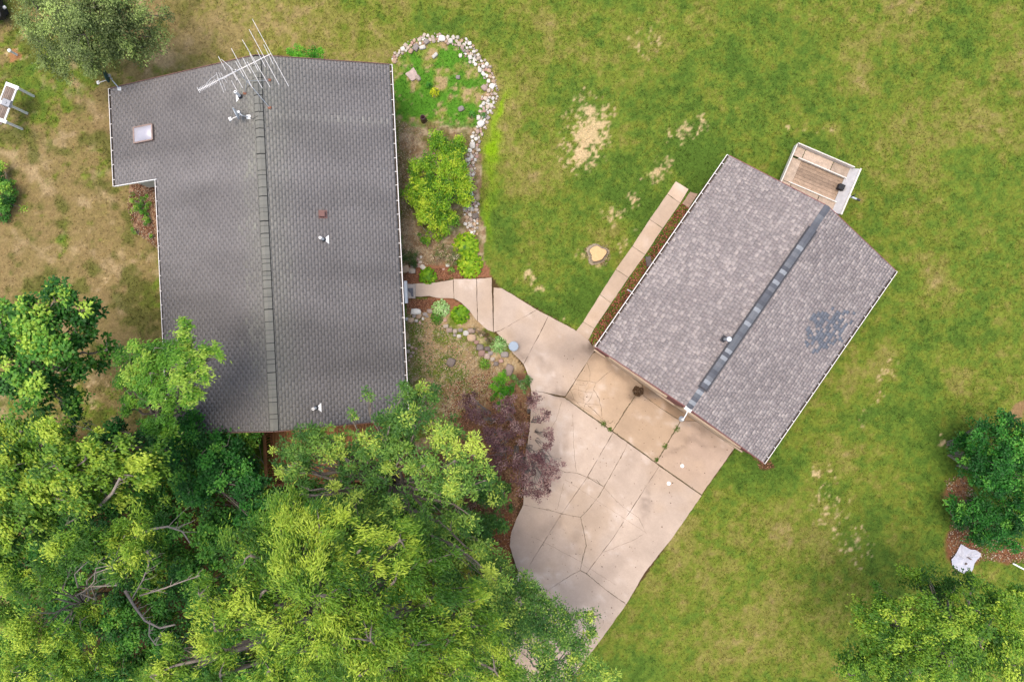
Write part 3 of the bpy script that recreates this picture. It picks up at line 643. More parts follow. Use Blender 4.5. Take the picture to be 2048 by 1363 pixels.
def plane3tab(side, vlo, vhi, umax, umin=0.0, cut=None):
    """side -1 west, +1 east"""
    dirn = uH if side < 0 else -uH; U = Vector((dirn.x, dirn.y, SL)).normalized(); N = aH.cross(U); N = N if N.z > 0 else -N
    sl = math.sqrt(1 + SL * SL); o0 = HP(side * umax, vlo); n = int(round((umax - umin) * sl / .128)); e = (umax - umin) * sl / n
    a0 = []; a1 = []; e0 = []; e1 = []
    for k in range(n):
        off = (k % 2) * .1525 + random.uniform(-.006, .006); q = -off; vend = cut[1] if cut and (k + .5) * e < (umax - cut[0]) * sl else vhi
        while q < vend - vlo:
            s_ = max(q, 0); t_ = min(q + .305, vend - vlo)
            if t_ - s_ > .03: a0.append(s_ + .0032); a1.append(t_ - .0032); e0.append(k * e + random.uniform(-.003, .003)); e1.append((k + 1) * e + .015)
            q += .305
    return (o0, aH, U, N, np.array(a0), np.array(a1), np.array(e0), np.array(e1), .0042)
def hcol(x, y):
    n = len(x); c = np.repeat((srgb(120, 116, 114) * .88)[None], n, 0)
    band = fbm(x * .22, y, .75, 60, 3); ridge = RIDGE0; du = (x - ridge.x) * uH.x + (y - ridge.y) * uH.y
    dv = (x - ridge.x) * aH.x + (y - ridge.y) * aH.y
    c = c * (1 + (band - .5) * .58)[:, None]
    c = mixc(c, srgb(134, 133, 122) * .9, np.exp(-(du / .9) ** 2) * .45 + .35 * sstep(6, 0, dv) * sstep(4, 0, np.abs(du)))
    c = c * (1 - .22 * sstep(6, 13.5, dv))[:, None] * RNG.uniform(.97, 1.03, n)[:, None]
    c = mixc(c, srgb(158, 155, 146) * .9, np.exp(-((dv - 2.35 - .02 * du) / .12) ** 2) * (du > .3) * (du < 4.9) * .5 * RNG.uniform(.4, 1, n))
    return c
roof = roof_shingles('roof', [plane3tab(1, 0, LEN, HALF), plane3tab(-1, 0, LEN, EXT, cut=(HALF, EXTL))], M_shH, house, hcol, label='dark grey three-tab shingles in straight courses')
# plane joint between the two western planes lines up course by course: same pitch, same exposure
mb = MB(); t = .06
def slab_between(mb, a, b, c, d, th=.1, drop=.006):
    dn = Vector((0, 0, -drop)); lo = Vector((0, 0, -drop - th)); vs = [p + dn for p in (a, b, c, d)] + [p + lo for p in (a, b, c, d)]
    n = (vs[1] - vs[0]).cross(vs[2] - vs[0]); f = [(0, 1, 2, 3), (7, 6, 5, 4), (0, 4, 5, 1), (1, 5, 6, 2), (2, 6, 7, 3), (3, 7, 4, 0)]
    if n.z < 0: f = [q[::-1] for q in f]
    mb.add(vs, f)
i_ = .012
slab_between(mb, HP(0, i_), HP(HALF - i_, i_), HP(HALF - i_, LEN - i_), HP(0, LEN - i_))
slab_between(mb, HP(-.001, i_), HP(-HALF + i_, i_), HP(-HALF + i_, LEN - i_), HP(-.001, LEN - i_))
slab_between(mb, HP(-HALF, i_), HP(-EXT + i_, i_), HP(-EXT + i_, EXTL - i_), HP(-HALF, EXTL - i_))
mb.build('roof_deck', M_under, house)
# drip edges on the rakes
for ua, ub, v_ in ((-EXT, 0, -.012), (0, HALF, -.012), (-HALF, 0, LEN + .012), (0, HALF, LEN + .012), (-EXT, -HALF, EXTL + .012)):
    mb = MB(); mb.beam(HP(ua, v_, -.03), HP(ub, v_, -.03), .024, .12); mb.build('rake_board', M_white if v_ == EXTL + .012 else M_brownbox, house)
for k in range(int(LEN / .17)):
    v_ = LEN - .17 * (k + 1) + random.uniform(-.025, .025); v2 = v_ + .162
    if v_ < 0: break
    mb = MB(); wd = .165; zz = .042; dark = random.choice([1, 1, 1, .93, 1.05])
    col = srgb(124, 123, 115) * .88 * dark * (1 - .12 * (v_ / LEN))
    A0 = [HP(-wd, v_, zz - .006), HP(0, v_, zz + .004), HP(wd, v_, zz - .006)]; A1 = [HP(-wd, min(v2, LEN), zz + .004), HP(0, min(v2, LEN), zz + .014), HP(wd, min(v2, LEN), zz + .004)]
    lo0 = [p - Vector((0, 0, .02)) for p in A0]; lo1 = [p - Vector((0, 0, .024)) for p in A1]
    mb.add(A0 + A1 + lo0 + lo1, [(0, 3, 4, 1), (1, 4, 5, 2), (3, 9, 10, 4), (4, 10, 11, 5), (0, 6, 9, 3), (2, 5, 11, 8), (0, 1, 7, 6), (1, 2, 8, 7)], col)
    mb.build('ridge_cap', M_shH, roof, attr=True)
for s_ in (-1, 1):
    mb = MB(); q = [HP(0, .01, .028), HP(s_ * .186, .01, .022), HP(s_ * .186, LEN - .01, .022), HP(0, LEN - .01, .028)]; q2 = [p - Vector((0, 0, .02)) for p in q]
    f_ = [(0, 1, 2, 3), (1, 5, 6, 2)]; mb.add(q + q2, f_ if s_ < 0 else [f[::-1] for f in f_]); mb.build('ridge_shadow_strip', mat('painted_ridge_shadow', (.018, .018, .018), .95), roof)  # near-black strips paint the shadow lines along the ridge caps and in their seams
# gutters
def gutter(parent, pf, outdir, v0, v1, name='gutter', hang=.62, m=M_gut, hang0=.3):
    """pf(v) = eave point; outdir = unit vector away from the roof"""
    mb = MB(); w_ = .115; d_ = .09
    a = pf(v0); b = pf(v1); dz = Vector((0, 0, -.02))
    q0 = a + outdir * .004 + dz; q1 = b + outdir * .004 + dz
    for (o1, o2, z1, z2) in ((w_ - .028, w_, 0.005, 0.012), ):
        mb.beam(a + outdir * (w_ - .012) + dz, b + outdir * (w_ - .012) + dz, .024, .014)
    mb.beam(a + outdir * w_ + dz - Vector((0, 0, d_ / 2)), b + outdir * w_ + dz - Vector((0, 0, d_ / 2)), .008, d_)
    mb.beam(a + outdir * (w_ / 2) + dz - Vector((0, 0, d_)), b + outdir * (w_ / 2) + dz - Vector((0, 0, d_)), w_, .006)
    al = (b - a).normalized()
    for p in (a, b): mb.beam(p + dz + outdir * .0 - Vector((0, 0, d_ / 2)), p + dz + outdir * (w_ + .004) - Vector((0, 0, d_ / 2)), .012, d_ + .012)
    g = mb.build(name, m, parent)
    mb = MB(); mb.beam(a + outdir * (w_ / 2) + dz - Vector((0, 0, d_ - .02)), b + outdir * (w_ / 2) + dz - Vector((0, 0, d_ - .02)), w_ - .02, .03); mb.build('debris', M_debris, g)
    L = (b - a).length; s_ = hang0
    while s_ < L - .1:
        mb = MB(); p = a + al * s_ + dz + Vector((0, 0, .004)); mb.beam(p - outdir * .012, p + outdir * (w_ - .03), .024, .012); mb.build('hanger', m, g); s_ += hang * random.uniform(.9, 1.1)
    return g
gutter(house, lambda v: HP(HALF, v), uH, 0, LEN); gutter(house, lambda v: HP(-HALF, v), -uH, EXTL + .02, LEN); gutter(house, lambda v: HP(-EXT, v), -uH, 0, EXTL)
# walls
def prism_wall(mb, f, u0, u1, v0, v1, zt, zr=None):
    a = [f(u0, v0, 0), f(u1, v0, 0), f(u1, v1, 0), f(u0, v1, 0)]; b = [f(u0, v0, zt), f(u1, v0, zt), f(u1, v1, zt), f(u0, v1, zt)]
    for i in range(4): mb.add([a[i], a[(i + 1) % 4], b[(i + 1) % 4], b[i]], [(0, 1, 2, 3)])
    if zr:
        um = (u0 + u1) / 2; r0 = f(um, v0, zr); r1 = f(um, v1, zr)
        mb.add([b[0], b[1], r0], [(0, 1, 2)]); mb.add([b[3], b[2], r1], [(0, 2, 1)])
mb = MB(); prism_wall(mb, HG, -4.75, 4.75, .35, LEN - .4, 2.72, 4.3); prism_wall(mb, HG, -6.9, -4.76, .35, EXTL - .35, 1.95); mb.build('wall', M_cream, house)
mb = MB(); mb.beam(HG(-5.0, EXTL + .25, 0), HG(-5.0, EXTL + .25, 2.4), .28, .03); mb.beam(HG(-5.15, EXTL - .3, .9), HG(-5.15, EXTL + .3, .9), .03, 1.8); mb.build('corner_trim', M_white, house)
for v_, w_ in ((2.2, 1.5), (5.5, 1.5), (12.5, 1.8)):
    mb = MB(); mb.beam(HG(4.77, v_, 1.5), HG(4.77, v_ + w_, 1.5), .05, 1.1); f_ = mb.build('window', M_white, house)
    mb = MB(); mb.beam(HG(4.80, v_ + .08, 1.5), HG(4.80, v_ + w_ - .08, 1.5), .01, .95); mb.build('pane', M_dark, f_)
dv_ = 9.75
mb = MB(); mb.beam(HG(4.79, dv_, 1.05), HG(4.79, dv_ + .95, 1.05), .06, 2.1); f_ = mb.build('door', M_white, house)
mb = MB(); mb.box(HG(4.85, dv_ + .12, 1.0), (.06, .03, .12)); mb.build('handle', M_dark, f_)
mb = MB(); a_ = P(810, 570, .14); mb.box(P(818, 582, .08), (.62, .66, .16), RH * -1, srgb(190, 178, 166) * .6); mb.build('doorstep', M_stone, house, attr=True)
mb = MB(); mb.beam(P(811, 562, .3), P(813, 606, .3), .12, .25); mb.build('step_trim', M_white, house)
mb = MB(); mb.prism([tuple(P(*p)[:2]) for p in [(814,577),(827,576),(828,594),(823.5,593),(822,586),(818,583)]], .165, .175); tag(mb.build('doormat', mat('worn_mat', (.10, .10, .11), .95, namt=.4, nscale=20)), 'worn grey torn doormat on the step at the walk end', 'doormat')
# skylight
sc_ = P(283.5, 262, 2.75); u_ = (sc_ - RIDGE0).dot(uH); v_ = (sc_ - RIDGE0).dot(aH)
f_mb = MB(); w2, l2 = .48, .33
for a, b in (((-w2, -l2), (w2, -l2)), ((w2, -l2), (w2, l2)), ((w2, l2), (-w2, l2)), ((-w2, l2), (-w2, -l2))):
    f_mb.beam(HP(u_ + a[0], v_ + a[1], .06), HP(u_ + b[0], v_ + b[1], .06), .055, .13)
sky_ = f_mb.build('skylight', mat('bronze_frame', (.24, .17, .14), .5), house)
mb = MB(); k = 6; vs = []; fs = []
for i in range(k + 1):
    for j in range(k + 1):
        a = -1 + 2 * i / k; b = -1 + 2 * j / k; h = .11 + .11 * (1 - a ** 4) * (1 - b ** 4); vs.append(HP(u_ + a * w2 * .93, v_ + b * l2 * .92, h))
for i in range(k):
    for j in range(k): fs.append((i * (k + 1) + j, i * (k + 1) + j + 1, (i + 1) * (k + 1) + j + 1, (i + 1) * (k + 1) + j)[::-1])
mb.add(vs, fs); mb.build('dome', M_dome, sky_, smooth=True)
# vents
def roofpt(px, py, pf, R0, U_, A_, zr):
    z = 3.2
    for _ in range(8): q = P(px, py, z); u = (q - R0).dot(U_); z = zr - abs(u) * SL
    q = P(px, py, z); return (q - R0).dot(U_), (q - R0).dot(A_)
def hp_(px, py): return roofpt(px, py, HP, RIDGE0, uH, aH, ZR)
def gp_(px, py): return roofpt(px, py, GP, RG0, uG, aG, ZG)
u_, v_ = hp_(648, 429.5); mb = MB(); mb.beam(HP(u_ - .09, v_, .10), HP(u_ + .12, v_, .10), .24, .2); mb.beam(HP(u_ - .13, v_, .012), HP(u_ + .2, v_, .012), .34, .012); mb.build('roof_vent', M_brownbox, house)
for (px_, py_, fw) in ((652, 480, 1), (641, 815.5, .8), (482, 193, -1)):
    u_, v_ = hp_(px_, py_); b_ = HP(u_, v_)
    mb = MB()
    s_ = 1 if fw > 0 else -1; wv = .19
    q = [HP(u_ + .05 * s_, v_ - .05, .03), HP(u_ + .2 * s_, v_ - wv, .02), HP(u_ + .2 * s_, v_ + wv, .02), HP(u_ + .05 * s_, v_ + .05, .03), HP(u_ - .06 * s_, v_ + .05, .03), HP(u_ - .06 * s_, v_ - .05, .03)]
    lo = [p - Vector((0, 0, .02)) for p in q]; n = 6
    mb.add(q + lo, [tuple(range(6)), tuple(range(11, 5, -1))] + [(i, (i + 1) % 6, 6 + (i + 1) % 6, 6 + i) for i in range(6)])
    mb.tube([b_ + Vector((0, 0, -.05)), b_ + Vector((0, 0, .5 * abs(fw) + .05))], .058, 10)
    pv = mb.build('plumbing_vent', M_white, house)
    mb = MB(); mb.lathe(b_, [(.10, .0), (.095, .07), (.062, .11), (.055, .13)], 12); mb.build('collar', M_dark, pv)
    mb = MB(); mb.lathe(b_ + Vector((0, 0, .5 * abs(fw) + .051)), [(.03, 0), (.03, .003)], 8); mb.build('opening', M_dark, pv)
# twigs
for pts in ([(698,568),(703,571),(707,577)], [(490,782),(496,784),(501,787)], [(501,800),(503,808),(504,816)], [(621,556),(624,561)], [(1640+0,0)]):
    if len(pts) < 2: continue
    mb = MB(); mb.tube([HP(*hp_(*p), .03) for p in pts], .008, 4); tag(mb.build('fallen_twig', M_twig), {698: 'thin pale twig lying on the right roof slope above the door', 490: 'short pale twig on the left roof slope near the ridge, above the longer one', 501: 'pale twig pointing down the photo on the left slope below a shorter twig', 621: 'tiny pale twig on the right roof slope below the white vent'}[pts[0][0]], 'twig')
# ---- satellite dishes
def dish(pole_b, pole_t, dish_c, face, lnb, label, r=.27, dm=M_galv):
    t_ = thing('satellite_dish', label, 'satellite dish', pole_b)
    ax = (Vector(face)).normalized(); mb = MB()
    mb.lathe(dish_c, [(.03, -.01), (r * .5, .012), (r * .85, .045), (r, .07), (r + .006, .066), (r * .85, .03), (r * .5, -.004), (.03, -.025)], 24, ax=ax); mb.build('reflector', dm, t_, smooth=True)
    mb = MB(); mb.tube([pole_b, pole_t, dish_c - ax * .06], .022, 8); mb.box(dish_c - ax * .06, (.1, .1, .1)); mb.build('mount', M_galv, t_)
    mb = MB(); mb.box(pole_b + Vector((0, 0, .012)), (.16, .16, .02)); mb.build('foot', M_galv, t_)
    mb = MB(); mb.tube([dish_c - ax * .03 - Vector((0, 0, r)), lnb], .016, 6); mb.build('arm', M_white, t_)
    d = ax; sd_ = d.cross(Vector((0, 0, 1))).normalized()
    mb = MB(); mb.beam(lnb - sd_ * .07 + Vector((0, 0, .02)), lnb + sd_ * .07 + Vector((0, 0, .02)), .06, .06); mb.build('receiver', M_white, t_)
    for q in (-1, 1):
        mb = MB(); mb.tube([lnb + sd_ * .045 * q + Vector((0, 0, .04)), lnb + sd_ * .045 * q - d * .09 + Vector((0, 0, .05))], .026, 8); mb.build('feed_horn', M_white, t_)
u_, v_ = hp_(499, 234); pb = HP(u_, v_, .01); dc = P(474.5, 226, pb.z + .35); a1 = P(469, 214.5, dc.z); a2 = P(480, 237, dc.z); dd = (a2 - a1).normalized(); nrm = Vector((dd.y, -dd.x, 0)); nrm = nrm if nrm.x < 0 else -nrm
dish(pb, P(484, 231, pb.z + .3), dc, nrm + Vector((0, 0, .12)), P(460, 239, dc.z - .2), 'small grey satellite dish seen edge-on, mounted on the left slope just below the TV antenna')
pb = HP(-EXT + .5, .12, .01); dc = P(216, 152, 2.6); a1 = P(212.7, 139.7, 2.6); a2 = P(219, 164.4, 2.6); dd = (a2 - a1).normalized(); nrm = Vector((dd.y, -dd.x, 0)); nrm = nrm if nrm.x < 0 else -nrm
dish(pb, P(224, 160, 2.4), dc, nrm + Vector((0, 0, .12)), P(196, 166, 2.35), 'dark-backed satellite dish at the top left roof corner of the house', dm=M_green)
# ---- TV antenna
def AZ(zx, zy, z): return P(360 + zx / 5.68, 20 + zy / 5.68, z)
u_, v_ = hp_(509, 176); mbase = HP(u_, v_); ZB = mbase.z + 1.75
ant = thing('tv_antenna', 'large white rooftop television antenna with long rods on a tripod mast over the ridge', 'antenna', mbase)
mtop = Vector((mbase.x, mbase.y, ZB + .05)); 
mb = MB(); mb.tube([mbase + Vector((0, 0, .3)), mtop + Vector((0, 0, .08))], .02, 8); mb.build('mast', M_alu, ant)
mb = MB(); mb.tube([AZ(205, 915, ZB), AZ(1030, 500, ZB)], .016, 6); mb.tube([AZ(480, 745 + 40, ZB - .1), AZ(615, 715, ZB - .08)], .010, 5); mb.tube([AZ(440, 790, ZB + .09), AZ(690, 665, ZB + .06)], .009, 5); mb.build('boom', M_alu, ant)
for a, b, dz in (((822,105),(1235,870),.02),((785,222),(1125,848),.02),((707,338),(1025,880),.02),((583,437),(825,890),.02),((765,590),(935,890),.02),((952,395),(1062,620),.05),((872,452),(970,650),.05),((790,495),(887,690),.05),((712,543),(805,720),.05),
                 ((632,588),(728,760),.05),((470,560),(605,680),.02),((605,700),(715,890),.02),((435,528),(520,685),.3),((585,803),(650,920),-.3),((570,650),(648,800),.05)):
    mb = MB(); mb.tube([AZ(*a, ZB + dz), AZ(*b, ZB + dz)], .0105, 5); mb.build('rod', M_alu, ant)
for k in range(13):
    t_ = k / 12; cx = 212 + t_ * 195; cy = 912 - t_ * 102; s_ = 24 if k else 34
    mb = MB(); mb.tube([AZ(cx - s_ * .46, cy - s_ * .88, ZB + .02), AZ(cx + s_ * .46, cy + s_ * .88, ZB + .02)], .011, 4); mb.build('director', M_alu, ant)
for a, b, dz in (((410,710),(500,940),.1),((440,712),(520,915),-.1),((460,712),(535,830),.06),((350,780),(412,735),.1),((300,835),(350,780),.1),((420,760),(470,850),.2),((395,790),(530,700+70),.15)):
    mb = MB(); mb.tube([AZ(*a, ZB + dz), AZ(*b, ZB + dz)], .007, 4); mb.build('reflector_rod', M_alu, ant)
for px_, py_ in ((541, 216), (491, 187), (540, 161)):
    u_, v_ = hp_(px_, py_); ft = HP(u_, v_, .02); mb = MB(); mb.tube([ft, mbase + Vector((0, 0, .75))], .011, 6); lg = mb.build('leg', M_galv, ant)
    mb = MB(); mb.box(ft + Vector((0, 0, .005)), (.13, .09, .03)); mb.build('foot', M_rust, lg)
mb = MB(); p_ = [(495,130),(500,150),(505,176),(517,140),(519,170),(521,200),(523,222),(518,233),(508,239),(502,236)]
mb.tube([HP(*hp_(*q), .05) for q in ((518,150),(519,175),(521,200),(524,222),(518,233),(508,238),(500,235))], .009, 5)
mb.tube([HP(*hp_(*q), .05) for q in ((508,175),(500,172),(494,178),(491,187))], .008, 5); mb.build('cable', M_black, ant)

# ---- garage
gar = thing('garage', 'detached garage with purplish grey architectural shingle roof and maroon gable', 'garage', GG(0, LG / 2, 0))
def plane_arch(side):
    dirn = uG if side < 0 else -uG; U = Vector((dirn.x, dirn.y, SL)).normalized(); N = aG.cross(U); N = N if N.z > 0 else -N
    sl = math.sqrt(1 + SL * SL); o0 = GP(side * HG2, 0); n = int(HG2 * sl / .145); e = HG2 * sl / n; a0 = []; a1 = []; e0 = []; e1 = []; th = []
    for k in range(n):
        q = 0.0
        while q < LG - .03:
            w_ = random.choice([.10, .13, .16, .2, .24]); t_ = min(q + w_, LG); a0.append(q + .002); a1.append(t_ - .002); e0.append(k * e + random.choice([0, 0, .012])); e1.append((k + 1) * e + .02); th.append(random.choice([.009, .016])); q = t_
    return (o0, aG, U, N, np.array(a0), np.array(a1), np.array(e0), np.array(e1), np.array(th))
def gcolf(x, y):
    n = len(x); pal = np.array([srgb(139, 130, 127), srgb(131, 122, 120), srgb(150, 141, 137), srgb(143, 134, 131), srgb(135, 127, 124), srgb(160, 150, 145), srgb(126, 118, 116)]) * 1.0; pal = pal.mean(0) + (pal - pal.mean(0)) * .8
    c = pal[RNG.integers(0, len(pal), n)]; u = (x - RG0.x) * uG.x + (y - RG0.y) * uG.y
    px = 1024 + x / 28.6 * FPX; py = 681.5 - y / 28.6 * FPX; nz = fbm(x, y, 2.2, 99, 3)
    bb = blob(px, py, (1662,662,62,36,-25,1.1)); m = ((bb + (nz - .5) * 1.5) > .5) & (bb > .22)
    m = m & (RNG.random(n) < .7)
    c = np.where(m[:, None], srgb(112, 116, 124) * .82 * RNG.uniform(.9, 1.1, n)[:, None], c)
    return c * (1 + (fbm(x, y, .5, 101) - .5) * .16)[:, None]
groof = roof_shingles('roof', [plane_arch(-1), plane_arch(1)], M_shG, gar, gcolf, label='mottled purplish grey laminated shingles with a bluish scuffed patch')
mb = MB(); slab_between(mb, GP(0, i_), GP(HG2 - i_, i_), GP(HG2 - i_, LG - i_), GP(0, LG - i_)); slab_between(mb, GP(-.001, i_), GP(-HG2 + i_, i_), GP(-HG2 + i_, LG - i_), GP(-.001, LG - i_)); mb.build('roof_deck', M_under, gar)
for v_ in (-.016, LG + .016):
    for s_ in (-1, 1): mb = MB(); mb.beam(GP(s_ * HG2, v_, -.08), GP(0, v_, -.08), .028, .16); mb.build('rake_board', M_maroon, gar)
vlo, vhi = .95, 8.9
mb = MB(); wd = .2
for s_ in (-1, 1):
    mb.beam(GP(s_ * .104, vlo, .05), GP(s_ * .104, vhi, .05), .21, .05)
mb.build('ridge_vent', M_dark, gar)
k = 0; v_ = 0.0
while v_ < LG - .05:
    e_ = .17; v2 = min(v_ + e_ + .02, LG + .01); up_ = .085 if vlo - .05 < v_ < vhi - .05 else .024
    mb = MB(); tone = random.choice([srgb(92, 94, 100), srgb(102, 105, 110), srgb(112, 114, 118), srgb(84, 86, 92), srgb(96, 98, 104), srgb(144, 148, 152)]) * .84; wd = .145
    A0 = [GP(-wd, v_, up_ + .003), GP(0, v_, up_ + .016), GP(wd, v_, up_ + .003)]; A1 = [GP(-wd, v2, up_ + .009), GP(0, v2, up_ + .022), GP(wd, v2, up_ + .009)]
    A0 = [p - Vector((0, 0, .006 + 0.00)) for p in A0]
    lo0 = [p - Vector((0, 0, .012)) for p in A0]; lo1 = [p - Vector((0, 0, .018)) for p in A1]
    fs = [(0, 3, 4, 1), (1, 4, 5, 2), (3, 9, 10, 4), (4, 10, 11, 5), (0, 6, 9, 3), (2, 5, 11, 8), (0, 1, 7, 6), (1, 2, 8, 7)]
    mb.add(A0 + A1 + lo0 + lo1, [f[::-1] for f in fs], tone); mb.build('ridge_cap', M_shG, groof, attr=True); v_ += e_
gutter(gar, lambda v: GP(-HG2, v), -uG, 0, LG, hang=.5); gutter(gar, lambda v: GP(HG2, v), uG, 0, LG, hang=.5)
mb = MB(); prism_wall(mb, GG, -4.12, 4.12, .03, LG - .1, 2.72, 4.02); mb.build('wall', M_maroon, gar)
for u0 in (-3.55, .35):
    mb = MB()
    pass
    mb.beam(GG(u0, .0, 1.1), GG(u0 + 2.9, .0, 1.1), .05, 2.2); d_ = mb.build('garage_door', M_tan, gar)
    for r_ in range(4):
        mb = MB(); mb.beam(GG(u0 + .02, -.03, .3 + r_ * .54), GG(u0 + 2.88, -.03, .3 + r_ * .54), .02, .50); mb.build('panel', M_tan, d_)
    mb = MB(); mb.beam(GG(u0 - .08, -.01, 2.26), GG(u0 + 2.98, -.01, 2.26), .09, .1); mb.build('door_trim', M_tan, gar)
mb = MB(); mb.beam(GG(-4.15, -.01, .25), GG(4.15, -.01, .25), .06, .5); mb.build('base_trim', M_tan, gar)
u_, v_ = gp_(1448, 678); b_ = GP(u_, v_)
mb = MB(); mb.tube([b_ - Vector((0, 0, .05)), b_ + Vector((0, 0, .62))], .06, 12); mb.lathe(b_ + Vector((0, 0, .62)), [(.05, 0), (.105, .02), (.105, .07), (.08, .09), (.01, .10)], 14); pv = mb.build('flue_pipe', M_galv, gar)
mb = MB(); mb.beam(b_ - aG * .14 + Vector((0, 0, .02)), b_ + aG * .14 + Vector((0, 0, .02)), .26, .02); mb.lathe(b_, [(.11, 0), (.10, .06), (.07, .1)], 12); mb.build('flashing', M_dark, pv)
mb = MB(); mb.lathe(b_ + Vector((0, 0, .722)), [(.085, -.02), (.07, .0), (.01, .012)], 14); mb.build('cap', M_white, pv)
# lamp on the gable peak
lt = GP(0, -.05, -.06); lamp = thing('gable_lamp', 'white gooseneck floodlight sticking out from the garage gable peak', 'lamp', lt)
hd = P(1365, 838, 4.0); mb = MB(); mb.tube([lt, lt * .6 + hd * .4 + Vector((0, 0, .16)), hd * .85 + lt * .15 + Vector((0, 0, .12)), hd + Vector((0, 0, .02))], [.02, .022, .022, .03], 8); mb.build('arm', M_white, lamp)
mb = MB(); mb.lathe(hd - Vector((0, 0, .18)), [(.10, 0), (.12, .02), (.11, .09), (.06, .16), (.04, .22), (.01, .23)], 16); mb.build('lamp_head', M_galv, lamp, smooth=True)
mb = MB(); mb.lathe(hd + Vector((0, 0, .03)), [(.05, 0), (.055, .03), (.03, .06), (.005, .065)], 12); mb.build('sensor_cap', M_white, lamp, smooth=True)
mb = MB(); mb.box(lt + Vector((0, 0, .03)), (.30, .14, .05), math.atan2(uG.y, uG.x)); mb.build('bracket', M_white, lamp)
for px_, py_, lab in ((1297, 523, 'grey downspout splash block in the red gravel, upper one'), (1248, 600, 'short white downspout elbow over the red gravel near the sidewalk')):
    p_ = P(px_, py_)
    if px_ == 1297: mb = MB(); mb.box(p_ + Vector((0, 0, .06)), (.26, .5, .08), 0.15, srgb(120, 110, 106) * .6, taper=.9); tag(mb.build('splash_block', M_stone, loc=p_, attr=True), lab, 'splash block')
    else: mb = MB(); mb.tube([GG(-4.2, 3.2, 2.4), GG(-4.2, 3.2, .2), GG(-4.42, 3.2, .1)], .035, 8); mb.build('downspout', M_galv, gar)

# ------------------------------------------------------------------ deck
deck = thing('deck', 'orange-brown wooden deck with railing behind the house under the trees', 'deck', P(680, 930, 0))
dz = .6; dl = P(551, 870, dz); vD0 = LEN - .38; ul = (dl - RIDGE0).dot(uH); n = 46; wv = (4.7 - ul) / n
for i in range(n):
    u_ = ul + wv * (i + .5); mb = MB(); c = srgb(186, 130, 84) * .6 * random.uniform(.85, 1.15)
    mb.beam(HG(u_, vD0, dz - .02 + random.uniform(-.002, .002)), HG(u_, vD0 + 3.1 + random.uniform(-.015, .015), dz - .02), wv - .012, .035, c); mb.build('plank', M_deck, deck, attr=True)
mb = MB()
for s_ in (.1, 1.5, 3.0): mb.beam(HG(ul, vD0 + s_, dz - .12), HG(4.7, vD0 + s_, dz - .12), .05, .16, srgb(120, 78, 50) * .6)
for s_ in (.15, 3.0):
    for uu in (ul + .06, (ul + 4.7) / 2, 4.6): mb.box(HG(uu, vD0 + s_, (dz - .2) / 2), (.1, .1, dz - .2), 0, srgb(120, 78, 50) * .6)
mb.build('joist_frame', M_deck, deck, attr=True)
def railing(pa, pb_, nb):
    col = srgb(184, 128, 84) * .6; zt = dz + .92
    mb = MB(); mb.beam(pa + Vector((0, 0, zt)), pb_ + Vector((0, 0, zt)), .14, .04, col); mb.build('top_rail', M_deck, deck, attr=True)
    mb = MB(); mb.beam(pa + Vector((0, 0, dz + .08)), pb_ + Vector((0, 0, dz + .08)), .05, .08, col); mb.build('bottom_rail', M_deck, deck, attr=True)
    for i in range(nb + 1):
        p = pa + (pb_ - pa) * (i / nb); big = i % 6 == 0; s_ = .09 if big else .038
        mb = MB(); mb.box(p + Vector((0, 0, dz + .46)), (s_, s_, .88), 0, col); mb.build('post' if big else 'baluster', M_deck, deck, attr=True)
z0 = lambda v: Vector((v.x, v.y, 0))
railing(z0(HG(ul + .02, vD0 + .1, 0)), z0(HG(ul + .02, vD0 + 3.1, 0)), 24); railing(z0(HG(ul + .1, vD0 + 3.1, 0)), z0(HG(4.65, vD0 + 3.1, 0)), 48)

# ------------------------------------------------------------------ utility trailer
cA = P(1596, 286.4, .9); cB = P(1719, 339, .9); cC = P(1676, 427, .9)
ux = (cB - cA); Lx = ux.length; ux.normalize(); uy = Vector((ux.y, -ux.x, 0)); Wy = abs((cC - cB).dot(uy)); 
tr = thing('utility_trailer', 'weathered plank-floored utility trailer with white frame parked behind the garage', 'trailer', z0((cA + cC) / 2))
def TP(a, b, z): return Vector((cA.x, cA.y, 0)) + ux * a + uy * b + Vector((0, 0, z))
lc = srgb(206, 184, 162) * .62; bc = srgb(184, 158, 134) * .62
i0, i1 = .52, Wy - .52
npk = 7
for k in range(npk):
    b_ = i0 + .03 + (i1 - i0 - .06) * (k + .5) / npk; mb = MB(); mb.beam(TP(.55, b_, .55 + random.uniform(-.004, .004)), TP(Lx - .32, b_, .55), (i1 - i0 - .06) / npk - .010, .035, bc * random.uniform(.75, 1.2)); mb.build('plank', M_wood, tr, attr=True)
mb = MB(); mb.beam(TP(.05, (i0 + i1) / 2, .56), TP(.54, (i0 + i1) / 2, .56), i1 - i0 - .06, .035, lc); mb.build('tail_board', M_wood, tr, attr=True)
for (b0, b1) in ((.04, i0 - .03), (i1 + .03, Wy - .04)):
    for a0, a1_ in ((.04, .5), (.52, 1.9), (1.92, Lx - .32)):
        mb = MB(); mb.beam(TP(a0, (b0 + b1) / 2, .66 + random.uniform(-.006, .006)), TP(a1_ - .012, (b0 + b1) / 2, .66), b1 - b0, .03, lc * random.uniform(.8, 1.1)); mb.build('side_board', M_wood, tr, attr=True)
for b_ in (i0, i1):
    mb = MB(); mb.beam(TP(.35, b_, .66), TP(Lx - .32, b_, .66), .045, .16); mb.build('inner_rail', M_worn, tr)
for b_, nm in ((0, 0), (Wy, 0)):
    mb = MB(); mb.beam(TP(0, b_, .78), TP(Lx - .25, b_, .78), .045, .34); mb.build('side_panel', M_worn, tr)
mb = MB(); mb.beam(TP(0, .03, .72), TP(0, Wy - .03, .72), .045, .3); mb.build('tail_rail', M_worn, tr)
